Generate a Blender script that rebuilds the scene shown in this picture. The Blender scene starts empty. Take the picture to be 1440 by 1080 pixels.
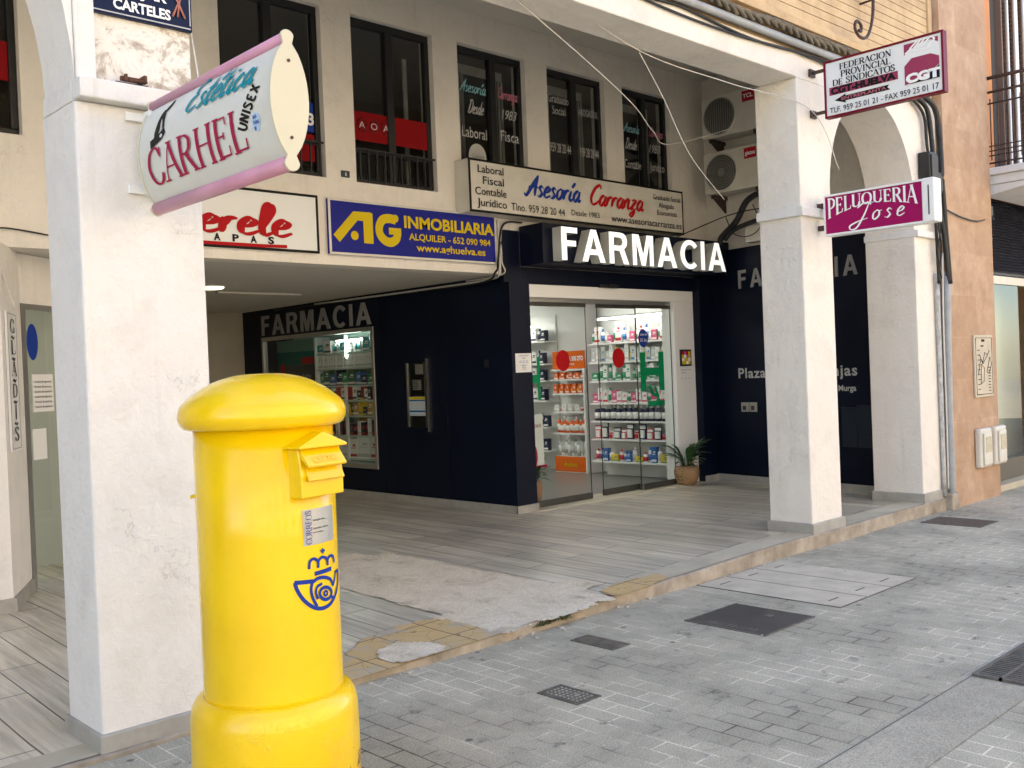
import bpy, bmesh, math, random
from mathutils import Vector, Matrix, noise as mnoise
R = random.Random(7)
SC = bpy.context.scene
COL = SC.collection
# ---------------------------------------------------------------- camera, sky, sun, exposure
cam = bpy.data.objects.new('camera', bpy.data.cameras.new('camera')); COL.objects.link(cam)
cam.data.sensor_width = 36; cam.data.lens = 1383.578 / 1440 * 36
cam.data.clip_start = .05; cam.data.clip_end = 400
_r = ((.723683, -.688960, -.040213), (-.036592, .019880, -.999133), (.689161, .724527, -.010824))
m = Matrix.Identity(4)
for k in range(3):
    m[k][0] = _r[0][k]; m[k][1] = -_r[1][k]; m[k][2] = -_r[2][k]
m.translation = (0, 0, 1.5); cam.matrix_world = m
SC.camera = cam
W = bpy.data.worlds.new('World'); SC.world = W; W.use_nodes = True
nt = W.node_tree; bg = nt.nodes['Background']
sky = nt.nodes.new('ShaderNodeTexSky'); sky.sky_type = 'NISHITA'; sky.sun_disc = False
SUN_EL, SUN_AZ = math.radians(50), math.radians(14)      # azimuth from +y towards +x
sky.sun_elevation = SUN_EL; sky.sun_rotation = SUN_AZ; sky.dust_density = .4; sky.air_density = 1.0; sky.ozone_density = 2.4
nt.links.new(sky.outputs[0], bg.inputs[0]); bg.inputs[1].default_value = .15
sl = bpy.data.lights.new('sun', 'SUN'); sl.energy = 5; sl.angle = math.radians(.5); sl.color = (1, .90, .76)
sun = bpy.data.objects.new('sun', sl); COL.objects.link(sun)
_d = Vector((math.sin(SUN_AZ) * math.cos(SUN_EL), math.cos(SUN_AZ) * math.cos(SUN_EL), math.sin(SUN_EL)))
sun.rotation_euler = _d.to_track_quat('Z', 'Y').to_euler(); sun.location = (0, 20, 30)
SC.view_settings.view_transform = 'Standard'; SC.view_settings.look = 'None'
SC.view_settings.exposure = 2.02; SC.view_settings.gamma = 1
SC.cycles.max_bounces = 10; SC.cycles.diffuse_bounces = 5; SC.cycles.glossy_bounces = 4
SC.cycles.transparent_max_bounces = 12; SC.cycles.sample_clamp_indirect = 6
# ---------------------------------------------------------------- materials
def N(t, kind, **kw):
    n = t.nodes.new('ShaderNode' + kind)
    for k, v in kw.items():
        if k in n.inputs: n.inputs[k].default_value = v
        else: setattr(n, k, v)
    return n
def mixc(t, f, a, b, mode='MIX'):
    n = t.nodes.new('ShaderNodeMix'); n.data_type = 'RGBA'; n.blend_type = mode
    for i, v in ((0, f), (6, a), (7, b)):
        if hasattr(v, 'links'): t.links.new(v, n.inputs[i])
        else: n.inputs[i].default_value = v if i == 0 else (*v, 1)
    return n.outputs[2]
def ramp(t, src, *stops):
    n = t.nodes.new('ShaderNodeValToRGB'); e = n.color_ramp.elements
    while len(e) < len(stops): e.new(.5)
    for i, (p, c) in enumerate(stops):
        e[i].position = p; e[i].color = (*c, 1) if isinstance(c, tuple) else (c, c, c, 1)
    t.links.new(src, n.inputs[0]); return n.outputs[0]
def noise(t, vec, scale, detail=4, rough=.55, dist=0):
    n = N(t, 'TexNoise', Scale=scale, Detail=detail, Roughness=rough, Distortion=dist)
    t.links.new(vec, n.inputs['Vector']); return n.outputs[0]
def mapping(t, src, rot=(0, 0, 0), scale=(1, 1, 1), loc=(0, 0, 0)):
    n = t.nodes.new('ShaderNodeMapping'); n.inputs['Rotation'].default_value = rot
    n.inputs['Scale'].default_value = scale; n.inputs['Location'].default_value = loc
    t.links.new(src, n.inputs[0]); return n.outputs[0]
def bumpn(t, h, strength, dist, prev=None):
    b = N(t, 'Bump', Strength=strength, Distance=dist); t.links.new(h, b.inputs['Height'])
    if prev is not None: t.links.new(prev, b.inputs['Normal'])
    return b.outputs[0]
def base(name):
    m = bpy.data.materials.new(name); m.use_nodes = True; t = m.node_tree
    p = t.nodes['Principled BSDF']; co = t.nodes.new('ShaderNodeTexCoord').outputs['Object']
    return m, t, p, co
def M(name, col, rough=.6, col2=None, vs=4, metal=0, bump=0, bs=60, coat=0, emit=0, spec=.5, lo=.35, hi=.7):
    m, t, p, co = base(name)
    p.inputs['Base Color'].default_value = (*col, 1)
    p.inputs['Roughness'].default_value = rough; p.inputs['Metallic'].default_value = metal
    p.inputs['Coat Weight'].default_value = coat; p.inputs['Specular IOR Level'].default_value = spec
    if col2:
        f = ramp(t, noise(t, co, vs, 6, .6), (lo, 0.), (hi, 1.))
        t.links.new(mixc(t, f, col, col2), p.inputs['Base Color'])
    if bump: t.links.new(bumpn(t, noise(t, co, bs, 5), bump, .01), p.inputs['Normal'])
    if emit:
        p.inputs['Emission Color'].default_value = (*col, 1); p.inputs['Emission Strength'].default_value = emit
    return m
def plaster(name, col, dirt=(.42, .38, .32), amount=.35, bump=.36, crack=.6):
    m, t, p, co = base(name); p.inputs['Roughness'].default_value = .75; p.inputs['Specular IOR Level'].default_value = .3
    d = ramp(t, noise(t, co, 2.3, 8, .68, .4), (.52, 0.), (.78, amount))
    c = mixc(t, d, col, dirt)
    pt = ramp(t, noise(t, mapping(t, co, loc=(7, 2, 4), scale=(1, 1, .7)), 1.3, 7, .6), (.525, 0.), (.545, .09)); c = mixc(t, pt, c, (.55, .53, .50))
    sc2 = ramp(t, noise(t, mapping(t, co, loc=(2, 9, 1), scale=(1, 1, .55)), 6, 9, .8), (.65, 0.), (.70, .4)); c = mixc(t, sc2, c, (.34, .31, .27))
    spk = ramp(t, noise(t, co, 38, 3, .7), (.70, 0.), (.76, .55))
    c = mixc(t, spk, c, (.2, .17, .14))
    tall = mapping(t, co, scale=(9, 9, .7))
    st = ramp(t, noise(t, tall, 1.4, 5, .6), (.58, 0.), (.85, amount))
    c = mixc(t, st, c, dirt)
    rg = t.nodes.new('ShaderNodeMath'); rg.operation = 'SUBTRACT'; rg.inputs[1].default_value = .5
    t.links.new(noise(t, mapping(t, co, loc=(3.3, 1.7, 5.1)), 1.5, 9, .62), rg.inputs[0])
    ab = t.nodes.new('ShaderNodeMath'); ab.operation = 'ABSOLUTE'; t.links.new(rg.outputs[0], ab.inputs[0])
    ck = ramp(t, ab.outputs[0], (0., 1.), (.0028, 0.))
    mask = ramp(t, noise(t, co, 1.7, 2), (.60, 0.), (.66, crack * .6))
    mul = t.nodes.new('ShaderNodeMath'); mul.operation = 'MULTIPLY'; t.links.new(ck, mul.inputs[0]); t.links.new(mask, mul.inputs[1])
    c = mixc(t, mul.outputs[0], c, (.3, .26, .22))
    t.links.new(c, p.inputs['Base Color'])
    b = bumpn(t, noise(t, co, 22, 9, .68, .6), bump, .03)
    b = bumpn(t, noise(t, co, 5, 4), bump * .8, .06, b)
    inv = t.nodes.new('ShaderNodeMath'); inv.operation = 'SUBTRACT'; inv.inputs[0].default_value = 1; t.links.new(mul.outputs[0], inv.inputs[1])
    b = bumpn(t, inv.outputs[0], .5, .01, b)
    t.links.new(b, p.inputs['Normal']); return m
def glassy(name, tint=(.93, .97, .95), refl=1.0):
    m = bpy.data.materials.new(name); m.use_nodes = True; t = m.node_tree; t.nodes.clear()
    o = t.nodes.new('ShaderNodeOutputMaterial'); tr = N(t, 'BsdfTransparent'); tr.inputs[0].default_value = (*tint, 1)
    gl = N(t, 'BsdfGlossy', Roughness=.01); fr = N(t, 'LayerWeight', Blend=.5); pw = N(t, 'Math', operation='POWER'); pw.inputs[1].default_value = 4.5; t.links.new(fr.outputs['Facing'], pw.inputs[0]); af = N(t, 'Math', operation='MULTIPLY_ADD'); af.inputs[1].default_value = .9; af.inputs[2].default_value = .06; t.links.new(pw.outputs[0], af.inputs[0])
    mu = t.nodes.new('ShaderNodeMath'); mu.operation = 'MULTIPLY'; mu.inputs[1].default_value = refl
    t.links.new(af.outputs[0], mu.inputs[0])
    mx = t.nodes.new('ShaderNodeMixShader'); t.links.new(mu.outputs[0], mx.inputs[0])
    t.links.new(tr.outputs[0], mx.inputs[1]); t.links.new(gl.outputs[0], mx.inputs[2]); t.links.new(mx.outputs[0], o.inputs[0])
    return m
WHITE = (.80, .775, .73)
m_plaster = plaster('white_plaster', WHITE, amount=.3)
m_plaster2 = plaster('cream_plaster', (.80, .755, .68), amount=.3, bump=.4, crack=.5)
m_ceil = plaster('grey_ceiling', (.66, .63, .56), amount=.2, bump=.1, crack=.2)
m_ledge = plaster('ledge_plaster', (.78, .76, .72), amount=.5, bump=.3, crack=.3)
m_skirt = M('stone_skirting', (.40, .385, .34), .5, (.30, .285, .25), 7, bump=.1)
m_navy = M('navy_cladding', (.002, .0042, .0145), .42, (.003, .0068, .021), 2.2, bump=.02, bs=6, spec=.2)
m_black = M('black_metal', (.012, .012, .013), .45, bump=.05)
m_iron = M('dark_iron', (.035, .025, .022), .6, (.09, .04, .025), 20)
m_rust = M('rust', (.16, .06, .025), .85, (.05, .025, .015), 40, bump=.5, bs=80)
m_white = M('white_paint', (.80, .80, .78), .4)
m_offw = M('off_white_plastic', (.66, .64, .57), .45, (.58, .55, .47), 5)
m_letterw = M('lit_white_letter', (.9, .9, .87), .4, emit=.22)
m_lside = M('letter_return', (.62, .63, .60), .4)
m_greyl = M('grey_letter', (.40, .40, .41), .45)
m_glass = glassy('clear_glass', (.90, .95, .92), .9)
m_wglass = glassy('window_glass', (.6, .64, .66), 1.5)
m_alu = M('brushed_aluminium', (.45, .45, .43), .35, metal=.8, bump=.05)
m_steel = M('steel', (.5, .5, .5), .3, metal=1)
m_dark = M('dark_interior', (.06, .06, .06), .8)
m_curtain = M('curtain', (.66, .63, .56), .8, (.45, .43, .39), 6)
def letter(name, c, r=.6): return M(name, c, r, spec=.12)
L_black = letter('black_print', (.012, .012, .012)); L_white = letter('white_print', (.85, .85, .83)); L_crim = letter('crimson_print', (.36, .012, .06))
L_red = letter('red_print', (.42, .008, .012)); L_dred = letter('banner_red', (.22, .004, .006)); L_blue = letter('blue_print', (.015, .045, .28)); L_teal = letter('teal_print', (.0, .25, .32))
L_yel = letter('yellow_print', (.62, .46, .012)); L_sil = letter('silver_print', (.5, .5, .49)); L_green = letter('green_print', (.005, .23, .09)); L_grey = letter('grey_print', (.3, .3, .3))
L_cyan = letter('pale_cyan_print', (.25, .5, .55)); L_pink = letter('pink_print', (.6, .2, .28)); L_orange = letter('orange_print', (.72, .14, .015))
# yellow letterbox paint
def m_yellow_make():
    m, t, p, co = base('yellow_enamel')
    c = mixc(t, ramp(t, noise(t, co, 3, 5), (.4, 0.), (.7, 1.)), (.90, .60, .001), (.82, .52, .001))
    sp = ramp(t, noise(t, co, 26, 3, .75), (.735, 0.), (.75, 1.))
    c = mixc(t, sp, c, (.30, .17, .01))
    t.links.new(c, p.inputs['Base Color']); p.inputs['Roughness'].default_value = .2
    p.inputs['Coat Weight'].default_value = .15; p.inputs['Coat Roughness'].default_value = .08
    tall = mapping(t, co, scale=(1, 1, .25))
    b = bumpn(t, noise(t, tall, 14, 4), .12, .01); b = bumpn(t, noise(t, co, 90, 3), .05, .004, b)
    t.links.new(b, p.inputs['Normal']); return m
m_yellow = m_yellow_make()
def m_yellow_worn_make():
    m, t, p, co = base('worn_yellow_enamel')
    n1 = noise(t, co, 9, 8, .72, .2)
    c = mixc(t, ramp(t, noise(t, co, 3, 5), (.4, 0.), (.7, 1.)), (.90, .60, .001), (.80, .50, .001))
    sx = t.nodes.new('ShaderNodeSeparateXYZ'); t.links.new(co, sx.inputs[0])
    low = t.nodes.new('ShaderNodeMapRange'); low.inputs[1].default_value = .46; low.inputs[2].default_value = .2; t.links.new(sx.outputs[2], low.inputs[0])
    rgt = t.nodes.new('ShaderNodeMapRange'); rgt.inputs[1].default_value = -.05; rgt.inputs[2].default_value = .12; t.links.new(sx.outputs[0], rgt.inputs[0])
    ml = t.nodes.new('ShaderNodeMath'); ml.operation = 'MULTIPLY'; t.links.new(low.outputs[0], ml.inputs[0]); t.links.new(rgt.outputs[0], ml.inputs[1])
    ad = t.nodes.new('ShaderNodeMath'); ad.operation = 'MULTIPLY_ADD'; ad.inputs[1].default_value = .27; t.links.new(ml.outputs[0], ad.inputs[0]); t.links.new(n1, ad.inputs[2])
    rust = ramp(t, ad.outputs[0], (.85, 0.), (.868, 1.))
    c = mixc(t, rust, c, (.14, .035, .012))
    line = N(t, 'TexVoronoi', feature='DISTANCE_TO_EDGE', Scale=13); t.links.new(mapping(t, co, loc=(3, 1, 2)), line.inputs['Vector'])
    cr = ramp(t, line.outputs['Distance'], (0., .8), (.006, 0.))
    rg = ramp(t, ad.outputs[0], (.60, 0.), (.70, 1.))
    mm = t.nodes.new('ShaderNodeMath'); mm.operation = 'MULTIPLY'; t.links.new(cr, mm.inputs[0]); t.links.new(rg, mm.inputs[1])
    c = mixc(t, mm.outputs[0], c, (.62, .38, .01))
    t.links.new(c, p.inputs['Base Color']); p.inputs['Roughness'].default_value = .3; p.inputs['Coat Weight'].default_value = .3
    hb = t.nodes.new('ShaderNodeMath'); hb.operation = 'MULTIPLY'; t.links.new(rg, hb.inputs[0]); t.links.new(noise(t, co, 45, 6, .7), hb.inputs[1])
    b = bumpn(t, hb.outputs[0], .4, .008); b = bumpn(t, noise(t, co, 8, 4), .2, .02, b)
    t.links.new(b, p.inputs['Normal']); return m
m_yellow_worn = m_yellow_worn_make()
def m_pavers_make():
    m, t, p, co = base('paver_blocks'); p.inputs['Roughness'].default_value = .8
    warp = N(t, 'TexNoise', Scale=1.2, Detail=2); t.links.new(co, warp.inputs['Vector'])
    sc_ = t.nodes.new('ShaderNodeVectorMath'); sc_.operation = 'SCALE'; sc_.inputs['Scale'].default_value = .03; t.links.new(warp.outputs['Color'], sc_.inputs[0])
    ad = t.nodes.new('ShaderNodeVectorMath'); t.links.new(co, ad.inputs[0]); t.links.new(sc_.outputs[0], ad.inputs[1])
    v = mapping(t, ad.outputs[0], rot=(0, 0, math.radians(90)))
    b = N(t, 'TexBrick', Scale=1); b.inputs['Brick Width'].default_value = .215; b.inputs['Row Height'].default_value = .108
    b.inputs['Mortar Size'].default_value = .0042; b.inputs['Mortar Smooth'].default_value = .15; b.inputs['Bias'].default_value = 0
    b.inputs['Color1'].default_value = (.40, .368, .278, 1); b.inputs['Color2'].default_value = (.45, .414, .315, 1)
    t.links.new(v, b.inputs['Vector'])
    jn = ramp(t, noise(t, co, 1.1, 5, .65), (.35, (.09, .083, .066)), (.46, (.33, .31, .245)), (.56, (.66, .615, .50)))
    c = mixc(t, b.outputs['Fac'], b.outputs['Color'], jn)
    g = ramp(t, noise(t, co, 130, 4, .85), (.32, .5), (.68, 1.5)); c = mixc(t, 1., c, g, 'MULTIPLY')
    st = ramp(t, noise(t, co, 1.1, 8, .75), (.30, .64), (.64, 1.16)); c = mixc(t, 1., c, st, 'MULTIPLY')
    sp = ramp(t, noise(t, co, 5.5, 5, .72), (.60, 0.), (.70, .75)); c = mixc(t, sp, c, (.085, .08, .068))
    gum = N(t, 'TexVoronoi', Scale=3.2); t.links.new(co, gum.inputs['Vector'])
    c = mixc(t, ramp(t, gum.outputs['Distance'], (.045, .8), (.065, 0.)), c, (.09, .085, .08))
    t.links.new(c, p.inputs['Base Color'])
    inv = t.nodes.new('ShaderNodeMath'); inv.operation = 'SUBTRACT'; inv.inputs[0].default_value = 1; t.links.new(b.outputs['Fac'], inv.inputs[1])
    bb = bumpn(t, inv.outputs[0], .6, .006); bb = bumpn(t, noise(t, co, 180, 3, .7), .35, .004, bb); bb = bumpn(t, noise(t, co, 3, 3), .15, .03, bb)
    t.links.new(bb, p.inputs['Normal']); return m
m_pavers = m_pavers_make()
def m_planks_make(name, c1, c2, bw, rh, off):
    m, t, p, co = base(name)
    v = mapping(t, co, rot=(0, 0, math.radians(90)), loc=(off, .07, 0))
    b = N(t, 'TexBrick', Scale=1); b.inputs['Brick Width'].default_value = bw; b.inputs['Row Height'].default_value = rh
    b.inputs['Mortar Size'].default_value = .0038; b.inputs['Mortar Smooth'].default_value = .1; b.offset = .37
    b.inputs['Color1'].default_value = (*c1, 1); b.inputs['Color2'].default_value = (*c2, 1); b.inputs['Mortar'].default_value = (.05, .047, .042, 1)
    t.links.new(v, b.inputs['Vector'])
    gr = mapping(t, co, scale=(16, .9, 1))
    s = ramp(t, noise(t, gr, 1.6, 7, .65, .5), (.28, .62), (.72, 1.32)); c = mixc(t, 1., b.outputs['Color'], s, 'MULTIPLY')
    big = ramp(t, noise(t, co, 1.3, 4), (.3, .85), (.7, 1.1)); c = mixc(t, 1., c, big, 'MULTIPLY')
    t.links.new(c, p.inputs['Base Color'])
    t.links.new(ramp(t, noise(t, co, 2.5, 5), (.3, .29), (.7, .36)), p.inputs['Roughness'])
    inv = t.nodes.new('ShaderNodeMath'); inv.operation = 'SUBTRACT'; inv.inputs[0].default_value = 1; t.links.new(b.outputs['Fac'], inv.inputs[1])
    t.links.new(bumpn(t, inv.outputs[0], .5, .004), p.inputs['Normal']); return m
m_planks = m_planks_make('wood_look_tiles', (.50, .455, .365), (.70, .64, .51), 1.2, .2, .3)
m_kerb = M('worn_kerb', (.44, .38, .30), .85, (.20, .165, .12), 5, bump=.6, bs=14)
m_kerbtop = M('kerb_top', (.56, .505, .375), .75, (.44, .39, .285), 3, bump=.25, bs=25)
def m_broken_make():
    m, t, p, co = base('broken_screed'); p.inputs['Roughness'].default_value = .95
    n = noise(t, co, 3.4, 10, .74, .6)
    c = ramp(t, n, (.27, (.26, .215, .15)), (.36, (.52, .44, .32)), (.46, (.70, .61, .46)), (.60, (.78, .69, .54)), (.74, (.62, .54, .41)))
    c = mixc(t, 1., c, ramp(t, noise(t, co, 60, 5, .8), (.3, .75), (.7, 1.25)), 'MULTIPLY')
    t.links.new(c, p.inputs['Base Color']); b = bumpn(t, noise(t, co, 26, 8, .7), .55, .02); t.links.new(bumpn(t, noise(t, co, 110, 4), .6, .006, b), p.inputs['Normal']); return m
m_broken = m_broken_make()
m_tileY = None
def m_ytile_make():
    m, t, p, co = base('yellow_floor_tiles'); p.inputs['Roughness'].default_value = .75
    v = mapping(t, co, rot=(0, 0, math.radians(90)), loc=(.03, .1, 0))
    b = N(t, 'TexBrick', Scale=1); b.inputs['Brick Width'].default_value = .3; b.inputs['Row Height'].default_value = .3; b.offset = .0
    b.inputs['Mortar Size'].default_value = .004; b.inputs['Color1'].default_value = (.64, .44, .19, 1); b.inputs['Color2'].default_value = (.56, .41, .21, 1); b.inputs['Mortar'].default_value = (.08, .07, .05, 1)
    t.links.new(v, b.inputs['Vector'])
    c = mixc(t, ramp(t, noise(t, co, 3.5, 7, .7), (.5, 0.), (.63, 1.)), b.outputs['Color'], (.46, .42, .34))
    cr = N(t, 'TexVoronoi', feature='DISTANCE_TO_EDGE', Scale=4.5); t.links.new(co, cr.inputs['Vector'])
    c = mixc(t, ramp(t, cr.outputs['Distance'], (0., .7), (.009, 0.)), c, (.09, .075, .05))
    c = mixc(t, ramp(t, noise(t, co, 12, 5, .7), (.64, 0.), (.7, .8)), c, (.07, .06, .04))
    t.links.new(c, p.inputs['Base Color']); t.links.new(bumpn(t, noise(t, co, 30, 6), .5, .01), p.inputs['Normal']); return m
m_tileY = m_ytile_make()
def m_stone_make():
    m, t, p, co = base('pink_stone'); p.inputs['Roughness'].default_value = .8
    v = mapping(t, co, rot=(math.radians(-90), 0, 0))
    b = N(t, 'TexBrick', Scale=1); b.inputs['Brick Width'].default_value = .62; b.inputs['Row Height'].default_value = .42
    b.inputs['Mortar Size'].default_value = .004; b.inputs['Mortar Smooth'].default_value = .6
    b.inputs['Color1'].default_value = (.44, .29, .18, 1); b.inputs['Color2'].default_value = (.53, .37, .245, 1); b.inputs['Mortar'].default_value = (.56, .39, .26, 1)
    t.links.new(v, b.inputs['Vector'])
    f = ramp(t, noise(t, co, 3.5, 8, .7), (.35, 0.), (.7, .8)); c = mixc(t, f, b.outputs['Color'], (.33, .19, .11))
    c = mixc(t, ramp(t, noise(t, co, 20, 4, .7), (.62, 0.), (.75, .5)), c, (.70, .50, .36))
    t.links.new(c, p.inputs['Base Color']); t.links.new(bumpn(t, noise(t, co, 28, 6), .35, .01), p.inputs['Normal']); return m
m_stone = m_stone_make()
def m_peel_make():
    m, t, p, co = base('peeling_plaster'); p.inputs['Roughness'].default_value = .9
    n = noise(t, co, 7, 9, .7, .5)
    c = ramp(t, n, (.36, (.36, .29, .22)), (.44, (.52, .46, .38)), (.48, (.74, .70, .62)), (.56, (.80, .77, .70)), (.64, (.50, .47, .43)), (.72, (.62, .5, .4)))
    t.links.new(c, p.inputs['Base Color']); t.links.new(bumpn(t, n, .6, .02), p.inputs['Normal']); return m
m_peel = m_peel_make()
def m_siding_make():
    m, t, p, co = base('cream_siding'); p.inputs['Roughness'].default_value = .8
    f = ramp(t, noise(t, co, 2.2, 8, .7), (.42, 0.), (.68, 1.)); c = mixc(t, f, (.60, .44, .25), (.42, .28, .15))
    t.links.new(c, p.inputs['Base Color']); t.links.new(bumpn(t, noise(t, co, 30, 6), .3, .01), p.inputs['Normal']); return m
m_siding = m_siding_make()
m_castiron = M('cast_iron', (.11, .102, .09), .6, (.19, .18, .155), 14, metal=.3, bump=.4, bs=120)
m_concrete = M('concrete_slab', (.60, .54, .42), .85, (.46, .41, .32), 5, bump=.3, bs=70)
def m_band_make():
    m, t, p, co = base('concrete_band'); p.inputs['Roughness'].default_value = .85
    c = mixc(t, ramp(t, noise(t, co, 1.6, 8, .72), (.35, 0.), (.68, 1.)), (.44, .405, .315), (.31, .285, .22))
    c = mixc(t, 1., c, ramp(t, noise(t, co, 140, 4, .85), (.32, .5), (.68, 1.5)), 'MULTIPLY')
    t.links.new(c, p.inputs['Base Color']); t.links.new(bumpn(t, noise(t, co, 150, 3), .4, .004), p.inputs['Normal']); return m
m_band = m_band_make()
# ---------------------------------------------------------------- builders
OFF = {}
class B:
    def __init__(s): s.bm = bmesh.new()
    def box(s, x0, x1, y0, y1, z0, z1, mi=0):
        v = [s.bm.verts.new((x, y, z)) for z in (z0, z1) for y in (y0, y1) for x in (x0, x1)]
        for q in ((0, 2, 3, 1), (4, 5, 7, 6), (0, 1, 5, 4), (2, 6, 7, 3), (0, 4, 6, 2), (1, 3, 7, 5)):
            s.bm.faces.new([v[i] for i in q]).material_index = mi
        return s
    def quad(s, *p, mi=0):
        s.bm.faces.new([s.bm.verts.new(q) for q in p]).material_index = mi; return s
    def prism(s, pts, d, mi=0):
        d = Vector(d); a = [s.bm.verts.new(p) for p in pts]; b = [s.bm.verts.new(Vector(p) + d) for p in pts]; n = len(pts)
        s.bm.faces.new(a[::-1]).material_index = mi; s.bm.faces.new(b).material_index = mi
        for i in range(n): s.bm.faces.new((a[i], a[(i + 1) % n], b[(i + 1) % n], b[i])).material_index = mi
        return s
    def lathe(s, prof, c=(0, 0, 0), n=24, axis='Z', mi=0, smooth=True, sharp=()):
        rings = []
        for r, z in prof:
            ring = []
            for i in range(n):
                a = 2 * math.pi * i / n; p = (r * math.cos(a), r * math.sin(a), z)
                if axis == 'Y': p = (p[0], -p[2], p[1])
                if axis == 'X': p = (-p[2], p[0], p[1])
                ring.append(s.bm.verts.new((c[0] + p[0], c[1] + p[1], c[2] + p[2])))
            rings.append(ring)
        for k in range(len(rings) - 1):
            for i in range(n):
                f = s.bm.faces.new((rings[k][i], rings[k][(i + 1) % n], rings[k + 1][(i + 1) % n], rings[k + 1][i])); f.smooth = smooth; f.material_index = mi
        for ring, rv in ((rings[0], True), (rings[-1], False)):
            if True:
                f = s.bm.faces.new(ring[::-1] if rv else ring); f.material_index = mi
        return s
    def tube(s, pts, r, n=6, mi=0, taper=None):
        pts = [Vector(p) for p in pts]; rings = []
        for i, p in enumerate(pts):
            d = (pts[min(i + 1, len(pts) - 1)] - pts[max(i - 1, 0)]).normalized()
            u = d.cross(Vector((0, 0, 1)))
            if u.length < .05: u = d.cross(Vector((1, 0, 0)))
            u.normalize(); w = d.cross(u); rr = r if taper is None else r * taper(i / (len(pts) - 1))
            rings.append([s.bm.verts.new(p + u * rr * math.cos(2 * math.pi * k / n) + w * rr * math.sin(2 * math.pi * k / n)) for k in range(n)])
        for a, b in zip(rings, rings[1:]):
            for k in range(n):
                f = s.bm.faces.new((a[k], a[(k + 1) % n], b[(k + 1) % n], b[k])); f.smooth = True; f.material_index = mi
        s.bm.faces.new(rings[0][::-1]).material_index = mi; s.bm.faces.new(rings[-1]).material_index = mi
        return s
    def done(s, name, mats, parent=None, bevel=0, seg=2, normals=True):
        bm = s.bm
        if normals: bmesh.ops.recalc_face_normals(bm, faces=bm.faces[:])
        off = Vector(OFF.get(parent.name, (0, 0, 0))) if parent else Vector((0, 0, 0))
        for v in bm.verts: v.co -= off
        me = bpy.data.meshes.new(name); bm.to_mesh(me); bm.free()
        for mm in (mats if isinstance(mats, (list, tuple)) else [mats]): me.materials.append(mm)
        o = bpy.data.objects.new(name, me); COL.objects.link(o)
        if parent: o.parent = parent
        OFF[o.name] = tuple(off)
        if bevel:
            md = o.modifiers.new('bevel', 'BEVEL'); md.width = bevel; md.segments = seg; md.limit_method = 'ANGLE'; md.angle_limit = math.radians(40)
        return o
def spline(pts, n=8, closed=False):
    P = [Vector(p) for p in pts]; out = []; L = len(P)
    for i in range(L if closed else L - 1):
        g = (lambda k: P[k % L]) if closed else (lambda k: P[max(0, min(L - 1, k))])
        a, b, c, d = g(i - 1), g(i), g(i + 1), g(i + 2)
        for k in range(n):
            t = k / n
            out.append(.5 * ((2 * b) + (c - a) * t + (2 * a - 5 * b + 4 * c - d) * t * t + (3 * b - a - 3 * c + d) * t ** 3))
    if not closed: out.append(P[-1])
    return out
def tag(o, label, cat, group=None, kind=None):
    o['label'] = label; o['category'] = cat
    if group: o['group'] = group
    if kind: o['kind'] = kind
    return o
def struct(o): o['kind'] = 'structure'; return o
def thing(name, label, cat, loc=(0, 0, 0), group=None):
    o = bpy.data.objects.new(name, None); COL.objects.link(o); o.location = loc; o.empty_display_size = .1
    OFF[o.name] = tuple(loc); return tag(o, label, cat, group)
def single(b, name, mats, label, cat, loc, group=None, **kw):      # a thing that is one mesh, its origin at its base
    tmp = bpy.data.objects.new('tmp', None); OFF[tmp.name] = tuple(loc)
    bm = b.bm
    bmesh.ops.recalc_face_normals(bm, faces=bm.faces[:])
    for v in bm.verts: v.co -= Vector(loc)
    bpy.data.objects.remove(tmp)
    o = b.done(name, mats, None, normals=False, **kw); o.location = loc
    return tag(o, label, cat, group)
# text set in the plane O + U*x + V*y, fitted to width w and capital height h
def text_verts(body, bold=0, ext=0, res=3, spacing=1.0):
    c = bpy.data.curves.new('txt', 'FONT'); c.body = body; c.size = 1; c.resolution_u = res; c.offset = bold; c.extrude = ext; c.space_character = spacing
    c.fill_mode = 'BOTH' if ext else 'FRONT'
    o = bpy.data.objects.new('txt', c); COL.objects.link(o)
    me = bpy.data.meshes.new_from_object(o.evaluated_get(bpy.context.evaluated_depsgraph_get()))
    bpy.data.objects.remove(o); bpy.data.curves.remove(c); return me
def place(me, fn, name, mat, parent):
    off = Vector(OFF.get(parent.name, (0, 0, 0)))
    for v in me.vertices: v.co = Vector(fn(*v.co)) - off
    me.name = name
    if not me.materials:
        for mm in (mat if isinstance(mat, (list, tuple)) else [mat]): me.materials.append(mm)
    else: me.materials[0] = mat
    o = bpy.data.objects.new(name, me); COL.objects.link(o); o.parent = parent; OFF[o.name] = tuple(off)
    return o
def txt(body, O, U, V, w, h, mat, parent, bold=0, shear=0, name='lettering', spacing=1.0, lift=.003, warp=None):
    me = text_verts(body, bold, spacing=spacing); xs = [v.co.x for v in me.vertices]; x0, x1 = min(xs), max(xs)
    O, U, V = Vector(O), Vector(U).normalized(), Vector(V).normalized(); Nn = U.cross(V)
    caps = .72
    def fn(x, y, z):
        a, b = (x - x0) / (x1 - x0) * w, y / caps * h
        if warp: a, b = warp(a, b)
        return O + U * (a + shear * b) + V * b + Nn * (lift + z)
    return place(me, fn, name, mat, parent)
_c = lambda r0, r1: [(.46 + r0 * math.cos(math.radians(a)), .5 + r1 * math.sin(math.radians(a))) for a in range(38, 323, 12)]
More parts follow.
